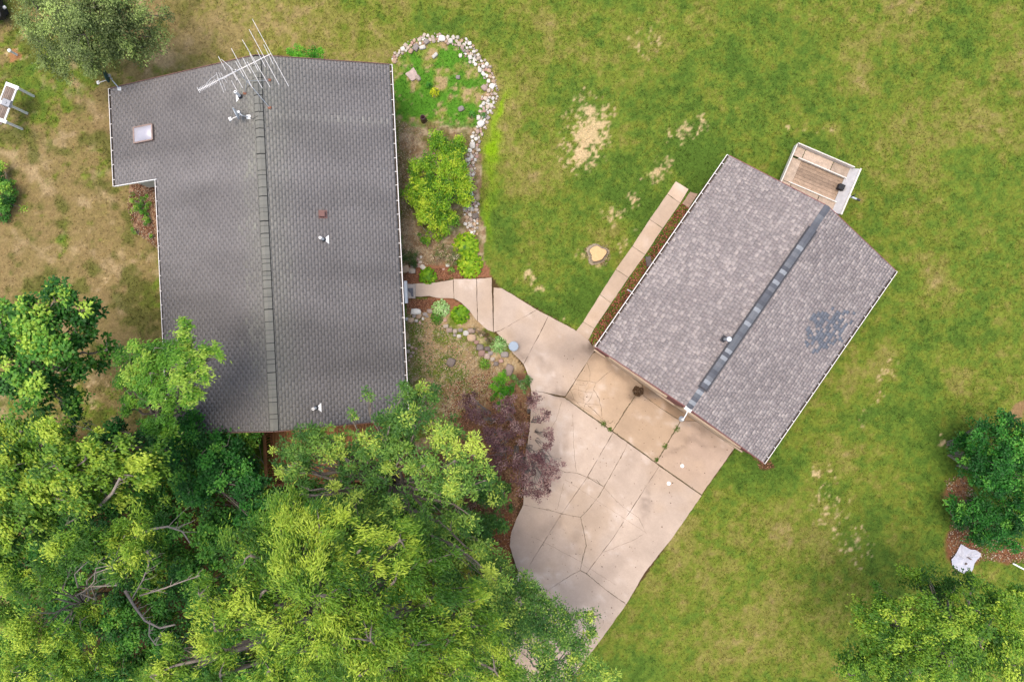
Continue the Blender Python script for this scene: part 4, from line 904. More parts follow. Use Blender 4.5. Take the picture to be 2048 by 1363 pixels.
mb = MB(); q = [TP(Lx - .38, .0, .62), TP(Lx - .38, Wy, .62), TP(Lx - .02, Wy, .98), TP(Lx - .02, 0, .98)]; mb.add(q + [p - Vector((0, 0, .03)) for p in q], [(0, 3, 2, 1)[::-1], (4, 5, 6, 7)[::-1], (0, 1, 5, 4), (1, 2, 6, 5), (2, 3, 7, 6), (3, 0, 4, 7)]); mb.build('front_plate', mat('scuffed_plate', (.42, .41, .41), .6, namt=.15, nscale=6), tr)
mb = MB(); mb.beam(TP(Lx, -.02, 1.0), TP(Lx, Wy + .02, 1.0), .07, .06); mb.beam(TP(Lx, 0, .75), TP(Lx, Wy, .75), .03, .45); mb.build('front_rail', M_worn, tr)
mb = MB(); mb.box(TP(Lx - .42, Wy * .46, .78), (.28, .26, .22), math.atan2(ux.y, ux.x), taper=.95); mb.build('battery_box', M_black, tr)
mb = MB(); mb.beam(TP(Lx - .1, Wy * .35, .42), TP(Lx + .3, Wy * .5, .42), .05, .07); mb.beam(TP(Lx - .1, Wy * .65, .42), TP(Lx + .3, Wy * .5, .42), .05, .07); mb.beam(TP(Lx + .2, Wy * .5, .44), TP(Lx + .62, Wy * .5, .44), .07, .07); tg = mb.build('tongue', M_galv, tr)
mb = MB(); mb.tube([TP(Lx + .3, Wy * .5, .1), TP(Lx + .3, Wy * .5, .78)], .028, 8); mb.tube([TP(Lx + .3, Wy * .5 - .08, .78), TP(Lx + .3, Wy * .5 + .08, .78)], .014, 6); mb.box(TP(Lx + .66, Wy * .5, .46), (.16, .08, .09), math.atan2(ux.y, ux.x)); mb.build('jack', M_dark, tg)
for b_ in (.2, Wy - .2):
    mb = MB(); mb.lathe(TP(Lx * .5, b_, .3), [(.15, -.09), (.28, -.1), (.3, -.06), (.3, .06), (.28, .1), (.15, .09)], 20, ax=uy); wh = mb.build('wheel', M_black, tr, smooth=True)
    mb = MB(); mb.lathe(TP(Lx * .5, b_, .3), [(.15, -.07), (.15, .07)], 14, ax=uy); mb.build('rim', M_worn, wh)
mb = MB(); mb.beam(TP(0, .1, .48), TP(Lx, .1, .48), .06, .08); mb.beam(TP(0, Wy - .1, .48), TP(Lx, Wy - .1, .48), .06, .08); mb.build('chassis', M_dark, tr)

# ------------------------------------------------------------------ raised plank bench at the left edge
def Q(zx, zy, z): return P(zx / 4.866, zy / 4.866, z)
wb = thing('work_bench', 'raised weathered plank bench with white crossbars and posts at the left edge', 'bench', z0(Q(20, 1010, 1.0)))
e1 = Q(85, 820, 1.0); e2 = Q(-45, 1160, 1.0); dl_ = (e2 - e1).normalized(); dp = Vector((-dl_.y, dl_.x, 0)); dp = dp if dp.x > 0 else -dp
Lb = (e2 - e1).length
for k in range(5):
    o_ = .03 + k * .085; mb = MB(); mb.beam(e1 + dp * (o_ - .05) + dl_ * -.02, e1 + dp * (o_ - .05) + dl_ * (Lb + .15), .072, .03, srgb(158, 140, 126) * .6 * random.uniform(.75, 1.15)); mb.build('plank', M_wood, wb, attr=True)
for s_, l_ in ((.02, .62), (Lb * .52, .62), (Lb * .97, .66)):
    p = e1 + dl_ * s_ + Vector((0, 0, .04)); mb = MB(); mb.beam(p - dp * .1, p + dp * (l_ - .1), .16, .05); mb.build('crossbar', M_white, wb)
    f_ = p + dp * (l_ - .14); mb = MB(); mb.beam(Vector((f_.x, f_.y, 0)), f_ - Vector((0, 0, .03)), .09, .09); mb.build('post', M_white, wb)
mb = MB(); mb.beam(e1 + dp * .43 + Vector((0, 0, .02)), e1 + dp * .43 + dl_ * Lb + Vector((0, 0, .02)), .07, .05); mb.beam(e1 - dp * .1, e1 - dp * .1 + dl_ * Lb, .05, .05); mb.build('side_rail', M_white, wb)
p = Q(72, 1005, 1.10); mb = MB(); mb.box(p + Vector((0, 0, .05)), (.44, .34, .10), math.atan2(dp.y, dp.x), taper=.85); mb.lathe(p + Vector((0, 0, .1)), [(.07, 0), (.05, .03), (.01, .04)], 10); tag(mb.build('metal_box', mat('dull_grey_metal', (.27, .28, .30), .5, metal=.2, namt=.1), loc=p), 'shallow grey metal box lying on the middle of the raised plank bench', 'box')
mb = MB(); b_ = P(34, 110); mb.tube([b_, b_ + Vector((0, 0, .45))], .05, 12); vp = mb.build('vent_pipe', M_white, loc=b_); tag(vp, 'white capped vent pipe standing in a bare dirt ring at left', 'pipe')
mb = MB(); mb.lathe(b_ + Vector((0, 0, .45)), [(.06, -.04), (.085, 0), (.085, .05), (.06, .085), (.01, .09)], 14); o = mb.build('cap', M_white, vp, smooth=True)
# dark cart at the top-left corner
ct = P(-6, 14); cart = thing('garden_cart', 'black wheeled garden cart just inside the top left corner', 'cart', z0(ct))
mb = MB(); w_ = P(3, 20, .3); mb.lathe(w_, [(.1, -.08), (.27, -.09), (.3, -.05), (.3, .05), (.27, .09), (.1, .08)], 20, ax=Vector((1, .5, .25))); wh = mb.build('wheel', M_black, cart, smooth=True)
mb = MB(); mb.lathe(P(9, 15, .36), [(.07, -.05), (.07, .05), (.03, .07)], 14, ax=Vector((1, .5, .25))); mb.build('hub', M_white, wh)
mb = MB(); mb.box(P(-14, 10, .5), (.7, 1.3, .4), .2, taper=1.1); mb.build('tub', M_black, cart)

# ------------------------------------------------------------------ other small things
c_ = P(1027, 692); can = thing('metal_can', 'round galvanised metal can with lid at the edge of the front walk concrete', 'can', c_)
mb = MB(); mb.lathe(c_, [(.17, .03), (.19, .05), (.205, .5), (.2, .52)], 28); mb.build('body', M_galv, can, smooth=False)
mb = MB(); mb.lathe(c_ + Vector((0, 0, .52)), [(.225, -.02), (.228, .01), (.2, .03), (.15, .035), (.02, .045)], 28); mb.build('lid', mat('blue_grey_lid', (.26, .31, .36), .7, metal=.1, namt=.1, nscale=6), can)
for px_, py_, r_, lab in ((1364.5, 931, .085, 'small pale grey disc lying on the apron slab nearer the garage'), (1337.5, 966, .09, 'small white disc lying on the driveway just below the long joint')):
    p = P(px_, py_, .056); mb = MB(); mb.lathe(p, [(r_, 0), (r_ * 1.02, .012), (r_ * .8, .02), (.01, .024)], 20); tag(mb.build('white_disc', M_white, loc=p, smooth=False), lab, 'disc')
M_stbark = mat('pale_stump_bark', (.33, .26, .18), .9, namt=.3, nscale=9)
# tree stump
st = P(1194, 508); stump = thing('tree_stump', 'freshly cut pale tree stump in the lawn left of the sidewalk', 'stump', st)
mb = MB(); n = 22; rad = [.36 * (1 + .13 * math.sin(3 * a * 6.283 / n + 1) + .08 * math.sin(5 * a * 6.283 / n)) for a in range(n)]
def ring(k, z, f=1): return [st + Vector((math.cos(a * 6.283 / n) * rad[a] * k, math.sin(a * 6.283 / n) * rad[a] * k * .95, z)) for a in range(n)]
rs = [ring(1.45, -.02), ring(1.22, .06), ring(1.08, .18), ring(1.0, .26)]
mb.add(sum(rs, []), [(i * n + a, i * n + (a + 1) % n, (i + 1) * n + (a + 1) % n, (i + 1) * n + a) for i in range(3) for a in range(n)]); mb.build('bark', M_stbark, stump)
mb = MB(); mb.add(ring(1.0, .262) + ring(.5, .268) + [st + Vector((0, 0, .266))], [(a, (a + 1) % n, n + (a + 1) % n, n + a) for a in range(n)] + [(n + a, n + (a + 1) % n, 2 * n) for a in range(n)]); mb.build('cut_face', M_stumpface, stump)
chips('wood_chips', [(1168,498),(1180,488),(1215,490),(1222,512),(1212,532),(1185,530),(1170,515)], 800, (.012, .035), [srgb(200, 180, 140) * .6, srgb(160, 130, 100) * .6], M_chip, 'pale wood chips scattered round the cut tree stump', 'wood chips')
# torn white plastic sheet
poly = [(1922,1087),(1934,1094),(1941,1098),(1952,1099),(1962,1106),(1961,1112),(1954,1119),(1949,1126),(1946,1138),(1941,1145),(1930,1147),(1918,1141),(1905,1131),(1903,1118),(1909,1111),(1914,1103)]
mb = MB(); cen = P(1929, 1117, .17); base = [P(p[0], p[1], .10 + random.uniform(-.04, .04)) for p in poly]; mid = [b * .45 + cen * .55 + Vector((0, 0, random.uniform(-.06, .06))) for b in base]; n = len(poly)
gnd = [P(p[0], p[1], 0.0) for p in poly]
mb.add(base + mid + [cen], [(i, (i + 1) % n, n + (i + 1) % n, n + i)[::-1] for i in range(n)] + [(n + i, n + (i + 1) % n, 2 * n)[::-1] for i in range(n)])
mb.add(base + gnd, [(i, n + i, n + (i + 1) % n, (i + 1) % n)[::-1] for i in range(n)])
sh_ = thing('plastic_cover', 'crumpled white cracked plastic cover on the ground beside the right-hand shrubs', 'cover', P(1929, 1117)); mb.build('sheet', M_plastic, sh_)
for pts in ([(1934,1113),(1940,1115),(1945,1119),(1940,1118)], [(1930,1127),(1934,1125),(1935,1127),(1931,1129)]):
    mb = MB(); mb.prism([tuple(P(*p, .2)[:2]) for p in pts], .12, .215, srgb(150, 130, 120) * .5); mb.build('tear', M_wood, sh_, attr=True)
mb = MB(); mb.tube([P(2026, 1126, .08), P(2060, 1144, .08)], .035, 8); tag(mb.build('white_pole', M_white), 'white pole lying on leaf litter at the right edge', 'pole')

# ------------------------------------------------------------------ foliage
def leaves_mesh(name, pos, dirv, nrm, length, width, col):
    """rhombic leaves, 4 verts each"""
    n = len(pos); col = np.minimum(col * np.array([1.2, 1.13, 1.0]), .9); d = dirv / (np.linalg.norm(dirv, axis=1, keepdims=True) + 1e-9)
    s = np.cross(d, nrm); s /= (np.linalg.norm(s, axis=1, keepdims=True) + 1e-9); up = np.cross(s, d)
    L = length[:, None]; W = width[:, None]
    V = np.stack([pos, pos + d * L * .45 + s * W * .5 + up * W * .12, pos + d * L - up * L * .10, pos + d * L * .45 - s * W * .5 + up * W * .12], 1).reshape(-1, 3)
    F = np.arange(n * 4).reshape(-1, 4); c = np.repeat(col[:, None], 4, 1).reshape(-1, 3)
    return npmesh(name, V, F, c)
def pick(pal, t, n):
    """palette interpolation, t in 0..1"""
    pal = np.array(pal); t = np.clip(t, 0, .9999) * (len(pal) - 1); i = t.astype(int); f = (t - i)[:, None]
    return pal[i] * (1 - f) + pal[np.minimum(i + 1, len(pal) - 1)] * f
def foliage(lobes, dens=1000, leaf=(.12, .07), pal=None, clump=.34, style='broad', flow=None, tone=.5, spread=.3, lpc=60, subs=True):
    """lobes: (px,py,z,r[,tone]) -> arrays; returns (leaf arrays, clump centres)"""
    P_, D_, N_, L_, W_, C_, CL = [], [], [], [], [], [], []
    for lb in lobes:
        c = np.array(P(lb[0], lb[1], lb[2])); r = lb[3]; lt_ = lb[4] if len(lb) > 4 else tone
        nc = max(3, int(dens * math.pi * r * r / lpc))
        dv = RNG.normal(size=(nc, 3)); dv /= np.linalg.norm(dv, axis=1, keepdims=True)
        rr = RNG.uniform(.25, 1.0, nc) ** .6; wob = 1 + .28 * np.sin(np.arctan2(dv[:, 1], dv[:, 0]) * RNG.integers(3, 6) + RNG.uniform(0, 6)) * RNG.uniform(.5, 1)
        cc = c + dv * (rr * r * wob)[:, None] * np.array([1, 1, .55]); cr = clump * RNG.uniform(.5, 1.0, nc) * min(1, .5 + r * .5)
        tn = np.full(nc, lt_)
        if r > .34 and subs:
            ns = max(3, int(math.pi * r * r / .17)); sv = RNG.normal(size=(ns, 3)); sv /= np.linalg.norm(sv, axis=1, keepdims=True)
            sc = c + sv * (RNG.uniform(.3, 1.05, ns) ** .6 * r)[:, None] * np.array([1, 1, .7]); st_ = RNG.normal(lt_, spread, ns) + .22 * (sc[:, 2] - c[2]) / r  # tone rises with height: light from above put into the leaf colour
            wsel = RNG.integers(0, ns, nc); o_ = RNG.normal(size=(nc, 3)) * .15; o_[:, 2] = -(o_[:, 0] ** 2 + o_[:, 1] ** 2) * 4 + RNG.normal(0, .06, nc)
            deep = RNG.random(nc) < .2; cc = np.where(deep[:, None], cc - np.array([0, 0, .4]), sc[wsel] + o_); tn = np.where(deep, lt_ - .2, st_[wsel])  # deep clumps darker: inner crown shade put into the leaf colour
        for k in range(nc):
            n = int(lpc * RNG.uniform(.6, 1.4)); ct_ = np.clip(RNG.normal(tn[k], .12 if r > .34 and subs else spread), 0, 1)
            off = RNG.normal(size=(n, 3)) * cr[k] * np.array([.5, .5, .28])
            if style == 'willow':
                f = np.array(flow(cc[k])) if flow else np.array([1, 0, 0]); f = f / np.linalg.norm(f)
                a = RNG.normal(0, .55); f = np.array([f[0] * math.cos(a) - f[1] * math.sin(a), f[0] * math.sin(a) + f[1] * math.cos(a), -.35])
                off = off + f[None] * RNG.normal(0, cr[k] * .5, n)[:, None]
                d = f[None] + RNG.normal(0, .42, (n, 3))
            elif style == 'blown':
                f = np.array(flow(cc[k])); f = f / np.linalg.norm(f)
                d = f[None] * 1.1 + RNG.normal(0, .6, (n, 3)) * np.array([1, 1, .6]); off = off + f[None] * RNG.normal(0, cr[k] * .35, n)[:, None]
            else:
                d = off / (np.linalg.norm(off, axis=1, keepdims=True) + 1e-6) + RNG.normal(0, .5, (n, 3)); d[:, 2] *= .5; d[:, 2] -= .15
            nn = np.array([0, 0, 1.0])[None] + RNG.normal(0, .42, (n, 3))
            P_.append(cc[k] + off); D_.append(d); N_.append(nn); L_.append(leaf[0] * RNG.uniform(.6, 1.25, n)); W_.append(leaf[1] * RNG.uniform(.7, 1.2, n))
            C_.append(pick(pal, ct_ + RNG.normal(0, .10, n), n) * RNG.uniform(.85, 1.15, n)[:, None])
        CL.append((c, cc))
    A = [np.concatenate(q) for q in (P_, D_, N_, L_, W_, C_)]; A[0][:, 2] = np.maximum(A[0][:, 2], .03)
    return A, CL
def curve(a, b, sag, n=5, wob=.1):
    a = Vector(a); b = Vector(b); out = []; L = (b - a).length
    for i in range(n + 1):
        t_ = i / n; p = a.lerp(b, t_); p.z += math.sin(math.pi * t_) * sag * L
        if 0 < i < n: p += Vector((random.uniform(-1, 1), random.uniform(-1, 1), random.uniform(-.5, .5))) * wob * L
        out.append(p)
    return out
def tree(name, label, base, lobes, pal, group=None, trunk_r=.2, fork=.45, bark=None, twigs=5, cat='tree', **kw):
    bz = P(base[0], base[1], 0); t_ = thing(name, label, cat, bz, group)
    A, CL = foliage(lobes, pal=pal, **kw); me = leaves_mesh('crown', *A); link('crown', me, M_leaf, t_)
    zt = max(l[2] for l in lobes); cen = sum((Vector(P(l[0], l[1], l[2])) for l in lobes), Vector()) / len(lobes)
    fk = bz.lerp(Vector((cen.x, cen.y, 0)), .5); fk.z = zt * fork
    mb = MB(); pts = curve(bz - Vector((0, 0, .05)), fk, 0, 5, .025); mb.tube(pts, [trunk_r * (1.25 - .5 * i / 5) for i in range(6)], 9); mb.build('trunk', bark or M_bark, t_, smooth=True)
    for (c, cc) in CL:
        c = Vector(c); mb = MB(); pts = curve(fk, c, .06, 6, .04); mb.tube(pts, [trunk_r * (.55 - .42 * i / 6) for i in range(7)], 6)
        for k in RNG.choice(len(cc), min(twigs, len(cc)), replace=False):
            s_ = pts[random.choice([3, 4, 5, 6])]; mb.tube(curve(s_, Vector(cc[k]), .04, 4, .06), [trunk_r * .13, trunk_r * .1, trunk_r * .07, trunk_r * .05, trunk_r * .02], 4)
        mb.build('limb', bark or M_bark, t_, smooth=True)
    return t_
def shrub(name, label, lobes, pal, cat='shrub', group=None, stems=6, **kw):
    c0 = sum((z0(P(l[0], l[1], l[2])) for l in lobes), Vector()) / len(lobes); t_ = thing(name, label, cat, c0, group)
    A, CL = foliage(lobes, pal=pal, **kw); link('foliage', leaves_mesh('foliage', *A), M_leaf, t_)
    mb = MB()
    for (c, cc) in CL:
        for k in RNG.choice(len(cc), min(stems, len(cc)), replace=False):
            e = Vector(cc[k]); b = z0(c0.lerp(Vector(c), .6)) + Vector((random.uniform(-.08, .08), random.uniform(-.08, .08), 0)); mb.tube(curve(b, e, .08, 4, .05), [.02, .017, .013, .009, .004], 4)
    mb.build('stem', M_twig, t_); return t_
def hosta(px, py, r, pal, label, h=.35, n=170, leaf=(.2, .13), cat='hosta', tone=.6, narrow=False):
    c = P(px, py, 0); t_ = thing('hosta' if not narrow else 'leafy_perennial', label, cat, c); rm = r * H / FPX
    a = RNG.uniform(0, 6.283, n); q = RNG.uniform(0.02, 1, n) ** .6; L = leaf[0] * RNG.uniform(.7, 1.2, n)
    tip = q * rm; b = np.maximum(tip - L * .8, .0)
    zb = h * (1 - .75 * q ** 2) + RNG.uniform(-.03, .03, n)
    pos = np.stack([c.x + np.cos(a) * b, c.y + np.sin(a) * b, zb], 1)
    d = np.stack([np.cos(a + RNG.normal(0, .25, n)), np.sin(a + RNG.normal(0, .25, n)), -.2 - .5 * q + RNG.normal(0, .15, n)], 1)
    nn = np.stack([np.cos(a) * .3, np.sin(a) * .3, np.ones(n)], 1) + RNG.normal(0, .18, (n, 3))
    col = pick(pal, np.clip(RNG.normal(tone, .2, n), 0, 1), n)
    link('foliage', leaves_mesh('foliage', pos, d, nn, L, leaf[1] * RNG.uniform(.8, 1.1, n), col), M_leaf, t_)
    mb = MB()
    for k in range(0, n, 6): mb.tube([c + Vector((0, 0, 0)), Vector(pos[k])], .006, 3)
    mb.build('stem', MATS['leaf_stem'] if 'leaf_stem' in MATS else mat('leaf_stem', (.09, .18, .03), .6), t_); return t_

# palettes (albedo, dark to light)
g = lambda *c: srgb(*c)
P_LIME = [g(70, 128, 18) * .62, g(112, 168, 26) * .66, g(150, 192, 40) * .76, g(190, 212, 60) * .78]
P_MAPLE = [g(34, 88, 26) * .88, g(60, 120, 38) * .9, g(96, 154, 52) * .9, g(164, 198, 78) * .92]
P_BRIGHT = [g(56, 112, 26) * .8, g(86, 144, 38) * .8, g(118, 172, 52) * .8, g(164, 198, 80) * .8]
P_WIL = [g(52, 98, 28) * .8, g(82, 130, 38) * .82, g(122, 162, 48) * .85, g(176, 200, 74) * .9]
P_LOC = [g(52, 98, 38) * .88, g(84, 130, 54) * .9, g(122, 162, 68) * .9, g(184, 206, 90) * .92]
P_OLV = [g(80, 98, 56) * .9, g(108, 126, 76) * .9, g(134, 158, 92) * .95, g(164, 190, 110) * .95]
P_DARK = [g(24, 80, 24) * .85, g(42, 108, 34) * .88, g(66, 138, 46) * .9, g(116, 176, 70) * .9]
P_PURP = [g(80, 54, 58) * .8, g(106, 74, 80) * .8, g(130, 100, 104) * .82, g(166, 142, 140) * .85]
P_VAR = [g(90, 140, 70) * .8, g(130, 180, 100) * .8, g(170, 210, 140) * .85, g(215, 230, 190) * .85]
P_BOX = [g(46, 72, 30) * .8, g(52, 84, 30) * .75, g(74, 106, 40) * .75]
P_BROWN = [g(110, 76, 60) * .7, g(90, 110, 50) * .75, g(150, 120, 100) * .75, g(215, 200, 180) * .8]
swirl = lambda cx, cy, k=.6: (lambda p: ((p[0] - cx) + k * (p[1] - cy), (p[1] - cy) - k * (p[0] - cx), 0))
cst = lambda ax, ay: (lambda p: (ax + .5 * math.sin(p[1] * .9), ay + .5 * math.sin(p[0] * .8), 0))

# --- garden plants
shrub('lime_shrub', 'large lime green leafy shrub in the garden bed against the house', [(875,292,1.3,.62,.35),(912,300,1.2,.55,.4),(845,345,1.5,.75,.5),(905,335,1.7,.7,.65),(925,372,1.3,.55,.7),(836,385,1.3,.7,.55),(880,385,1.6,.75,.45),(855,425,1.3,.62,.7),(893,440,1.1,.5,.5),(930,400,.9,.35,.6)], P_LIME, subs=False, dens=2000, leaf=(.085, .05), clump=.24, lpc=50)
shrub('small_lime_shrub', 'small lime green shrub at the foot of the large lime shrub', [(850,462,.6,.36,.6),(882,462,.6,.36,.7),(848,482,.4,.25,.2)], P_LIME, dens=1100, leaf=(.07, .045), clump=.15, lpc=35)
shrub('speckled_shrub', 'sparse reddish green shrub with pale blossoms above the front walk', [(885,500,.45,.42,.5),(905,515,.4,.36,.6),(872,512,.4,.26,.6)], [g(80, 104, 50) * .8, g(110, 134, 66) * .8, g(150, 120, 96) * .75, g(226, 214, 190) * .8], subs=False, dens=1700, leaf=(.055, .04), clump=.18, lpc=24)
hosta(932, 492, 30, P_LIME, 'upper of the two large merged hostas at the walk, lime green', n=320)
hosta(940, 530, 30, P_LIME, 'lower of the two large merged hostas, its leaves touching the walk', n=330)
hosta(856, 552, 21, P_LIME, 'round bright green hosta alone on the upper edge of the walk', n=190, tone=.35)
hosta(881, 617, 21, P_VAR, 'pale variegated hosta just below the front walk', n=260, leaf=(.14, .07))
hosta(874, 636, 15, P_BRIGHT, 'low mid-green plant between variegated hosta and boulders', n=160, leaf=(.1, .05), cat='plant', narrow=True, tone=.3)
hosta(921, 629, 22, P_LIME, 'bright green hosta right of the variegated one below the walk', n=220, tone=.4)
hosta(903, 541, 10, P_LOC, 'small spiky green clump between round hosta and large hostas', n=90, leaf=(.14, .02), cat='plant', narrow=True)
hosta(998, 690, 21, P_VAR, 'pale green strappy plant beside the metal can', n=300, leaf=(.16, .045), cat='plant', narrow=True, tone=.45)
shrub('flower_shrub', 'small shrub with brownish blossoms between boulders and strappy plant', [(968,668,.3,.26,.4),(978,682,.3,.26,.5),(955,662,.25,.2,.5)], P_BROWN, dens=1300, leaf=(.05, .03), clump=.12, lpc=30)
hosta(970, 728, 13, P_BRIGHT, 'small round green perennial left of the tall pink boulder', n=130, leaf=(.09, .045), cat='plant', narrow=True)
shrub('low_green_shrub', 'feathery bright green shrub below the pink boulder', [(990,770,.5,.42,.4),(1012,775,.5,.42,.5),(1000,792,.4,.38,.4),(1008,752,.4,.25,.6)], [g(50, 130, 10) * .75, g(90, 165, 20) * .8, g(130, 190, 40) * .8], dens=1700, leaf=(.08, .025), clump=.16, lpc=45)
shrub('white_flower_shrub', 'round green shrub dotted white at the driveway edge', [(1041,760,.35,.36,.3),(1046,778,.25,.22,.5)], [g(50, 90, 40) * .75, g(76, 124, 52) * .8, g(120, 160, 80) * .8, g(230, 230, 210) * .8], dens=1600, leaf=(.06, .04), clump=.14, lpc=40, spread=.12)
shrub('boxwood', 'dark clipped round boxwood against the house gutter', [(821,514,.5,.42,.5)], P_BOX, subs=False, dens=3800, leaf=(.04, .025), clump=.16, lpc=60)
shrub('dwarf_conifer', 'tiny dark green conifer at the driveway edge under the purple shrub', [(1022,1017,.25,.2,.4)], P_DARK, dens=2500, leaf=(.07, .015), clump=.1, lpc=40)
shrub('edge_shrub', 'mid green shrub half under the trees beside the leaf litter', [(985,1048,.5,.5,.3),(965,1070,.5,.4,.4),(1010,975,.4,.3,.3)], P_LOC, dens=1500, leaf=(.08, .05), clump=.2, lpc=40)
shrub('grey_green_shrub', 'grey green twiggy shrub in the brown litter left of the tiny conifer', [(975,990,.5,.4,.4),(990,1010,.4,.35,.4),(960,1005,.4,.3,.2)], P_OLV, dens=800, leaf=(.06, .03), clump=.2, lpc=30)
hosta(870, 186, 11, [g(170, 190, 20) * .8, g(210, 220, 40) * .85], 'small bright yellow plant in the middle of the garden turf', n=110, leaf=(.08, .05), cat='plant', narrow=True)
hosta(858, 172, 7, P_DARK, 'dark green tuft up-left of the yellow plant', n=60, leaf=(.08, .04), cat='plant', narrow=True)
hosta(967, 232, 8, P_DARK, 'dark tuft growing among the border stones on the right', n=80, leaf=(.09, .02), cat='plant', narrow=True)
hosta(944, 230, 9, P_DARK, 'dark green weed left of the tuft among the border stones', n=80, leaf=(.09, .04), cat='plant', narrow=True)
chips('ground_weeds', [(830,640),(900,650),(950,700),(970,760),(900,800),(830,780)], 900, (.02, .05), [g(90, 130, 40) * .7, g(120, 150, 60) * .7, g(76, 112, 34) * .7], M_chip, 'low green weeds growing through the courtyard pebbles', 'weeds', flat=.3, keep=lambda x, y: fbm(x * .02, y * .02, 1.2, 77) > .5)
shrub('weed_patch', 'leafy green weeds in the bed inside the house corner, tallest patch', [(278,400,.35,.36,.5),(284,418,.3,.25,.4),(270,412,.3,.25,.7)], P_BRIGHT, dens=1500, leaf=(.06, .04), clump=.14, lpc=40)
shrub('weed_patch', 'small green weeds in the middle of the bed inside the house corner', [(290,443,.25,.2,.5),(295,432,.2,.18,.3)], P_BRIGHT, dens=1500, leaf=(.06, .04), clump=.12, lpc=30)
shrub('weed_patch', 'lowest green weeds of the bed inside the house corner', [(268,462,.2,.15,.5),(300,470,.2,.12,.5)], P_BRIGHT, dens=1500, leaf=(.06, .04), clump=.1, lpc=30)
shrub('rear_shrub', 'bright green shrub peeking out behind the top edge of the house roof', [(592,106,1.4,.36,.5),(615,103,1.4,.38,.5),(636,110,1.3,.3,.4)], [g(40, 120, 16) * .8, g(80, 160, 28) * .85, g(120, 190, 50) * .85], dens=1600, leaf=(.07, .045), clump=.2, lpc=45)
shrub('edge_bush', 'dark green bush cut off by the left edge beside the dry lawn', [(0,350,.7,.5,.5),(8,385,.7,.5,.5),(-15,410,.7,.6,.5)], P_MAPLE, dens=1300, leaf=(.09, .06), clump=.2, lpc=45)
for px_, py_, r_, lab in ((1353, 857, 12, 'green weed tuft in the slab joint just below the gable lamp'), (1329, 892, 11, 'green weed tuft halfway down the joint below the gable lamp'), (1207, 846, 13, 'flat weed where the long joint meets the crazed slab'), (1220, 858, 9, 'tiny bright weed at the corner of the crazed slab'), (1313, 918, 8, 'small olive weed where the lamp-side joint ends')):
    hosta(px_, py_, r_, [g(60, 90, 20) * .75, g(90, 130, 30) * .8], lab, h=.1, n=130, leaf=(.07, .03), cat='weed', narrow=True)
for px_, py_, r_ in ((1275, 782, 11),):
    chips('leaf_pile', [(px_ - r_, py_ - 3), (px_ - 4, py_ - r_), (px_ + r_, py_ - 6), (px_ + r_, py_ + 5), (px_ + 2, py_ + r_), (px_ - r_ + 2, py_ + 6)], 420, (.015, .035), [srgb(110, 80, 50) * .6, srgb(80, 58, 38) * .6], M_chip, 'small pile of brown leaves at the joint corner of the garage apron', 'leaf pile', z0=.065, flat=.35)
chips('driveway_debris', [(1100,720),(1185,690),(1460,900),(1403,985),(1250,1200),(1205,1265),(1060,1180),(1030,1120),(1060,1020),(1130,1000),(1110,860)], 260, (.012, .034), [srgb(90, 66, 48) * .6, srgb(120, 90, 64) * .6, srgb(150, 120, 90) * .6], M_chip, 'scattered dry leaf bits on the driveway slabs', 'debris', z0=.062, flat=.3)
# --- purple shrub over the driveway edge
shrub('purple_shrub', 'large open purple-leaved shrub leaning over the left edge of the driveway', [(1112,935,2.2,.34,.6),(1098,870,2.2,.32,.6),(1085,975,2.1,.4,.6),(1020,800,2.4,.35,.5),(935,800,2.4,.42,.3),(950,830,2.4,.5,.2),(1010,830,2.6,.55,.4),(1070,800,2.4,.45,.5),(1085,830,2.3,.4,.6),(1040,860,2.5,.5,.5),(1000,880,2.6,.6,.3),(1070,920,2.3,.5,.5),(1095,950,2.2,.45,.7),(1050,960,2.3,.5,.55),(1030,920,2.5,.5,.3),(1065,990,2.1,.38,.6),(990,930,2.5,.5,.2),(975,870,2.6,.4,.3),(1095,895,2.0,.25,.6)], P_PURP, subs=False, spread=.3, dens=900, leaf=(.075, .05), clump=.22, lpc=36, stems=9)

# --- trees
tree('olive_tree', 'grey green feathery tree at the top left above the house corner', (150, 20), [(75,15,4.5,.9,.6),(130,10,5.5,1.0,.4),(190,15,5.5,1.0,.4),(245,30,4.6,.85,.4),(70,60,3.6,.6,.8),(120,65,4.6,.9,.4),(170,70,5.0,.95,.5),(230,75,4.2,.7,.5),(110,115,3.6,.6,.7),(175,112,4.0,.65,.5),(222,98,3.5,.42,.4),(172,140,3.2,.36,.5),(280,55,3.8,.6,.4),(285,95,3.5,.5,.4),(305,75,3.6,.4,.4),(150,95,4,.7,.5),(95,90,3.8,.6,.6),(60,-20,4,.9,.5),(200,-40,5,1.2,.5),(330,30,3.6,.3,.2)], P_OLV, dens=1300, leaf=(.10, .045), clump=.32, lpc=40, trunk_r=.13, style='broad')
tree('maple_tree', 'dark green maple with sparse crown over the dry lawn at left', (60, 760), [(110,600,6.5,.75,.3),(60,620,6.5,.7,.3),(165,620,6.2,.5,.25),(30,680,7,.9,.7),(100,690,7,.7,.5),(60,740,7,.8,.4),(130,740,6.2,.55,.2),(150,660,6,.5,.2),(0,640,6,.7,.3),(10,760,6,.7,.2),(215,700,5.2,.35,.15),(190,730,5,.35,.1),(60,800,6,.6,.15),(120,800,5.5,.45,.1),(175,650,5.8,.32,.2),(150,820,5.4,.4,.15),(-20,700,7,.8,.3)], P_MAPLE, dens=700, leaf=(.15, .11), clump=.32, lpc=34, trunk_r=.15)
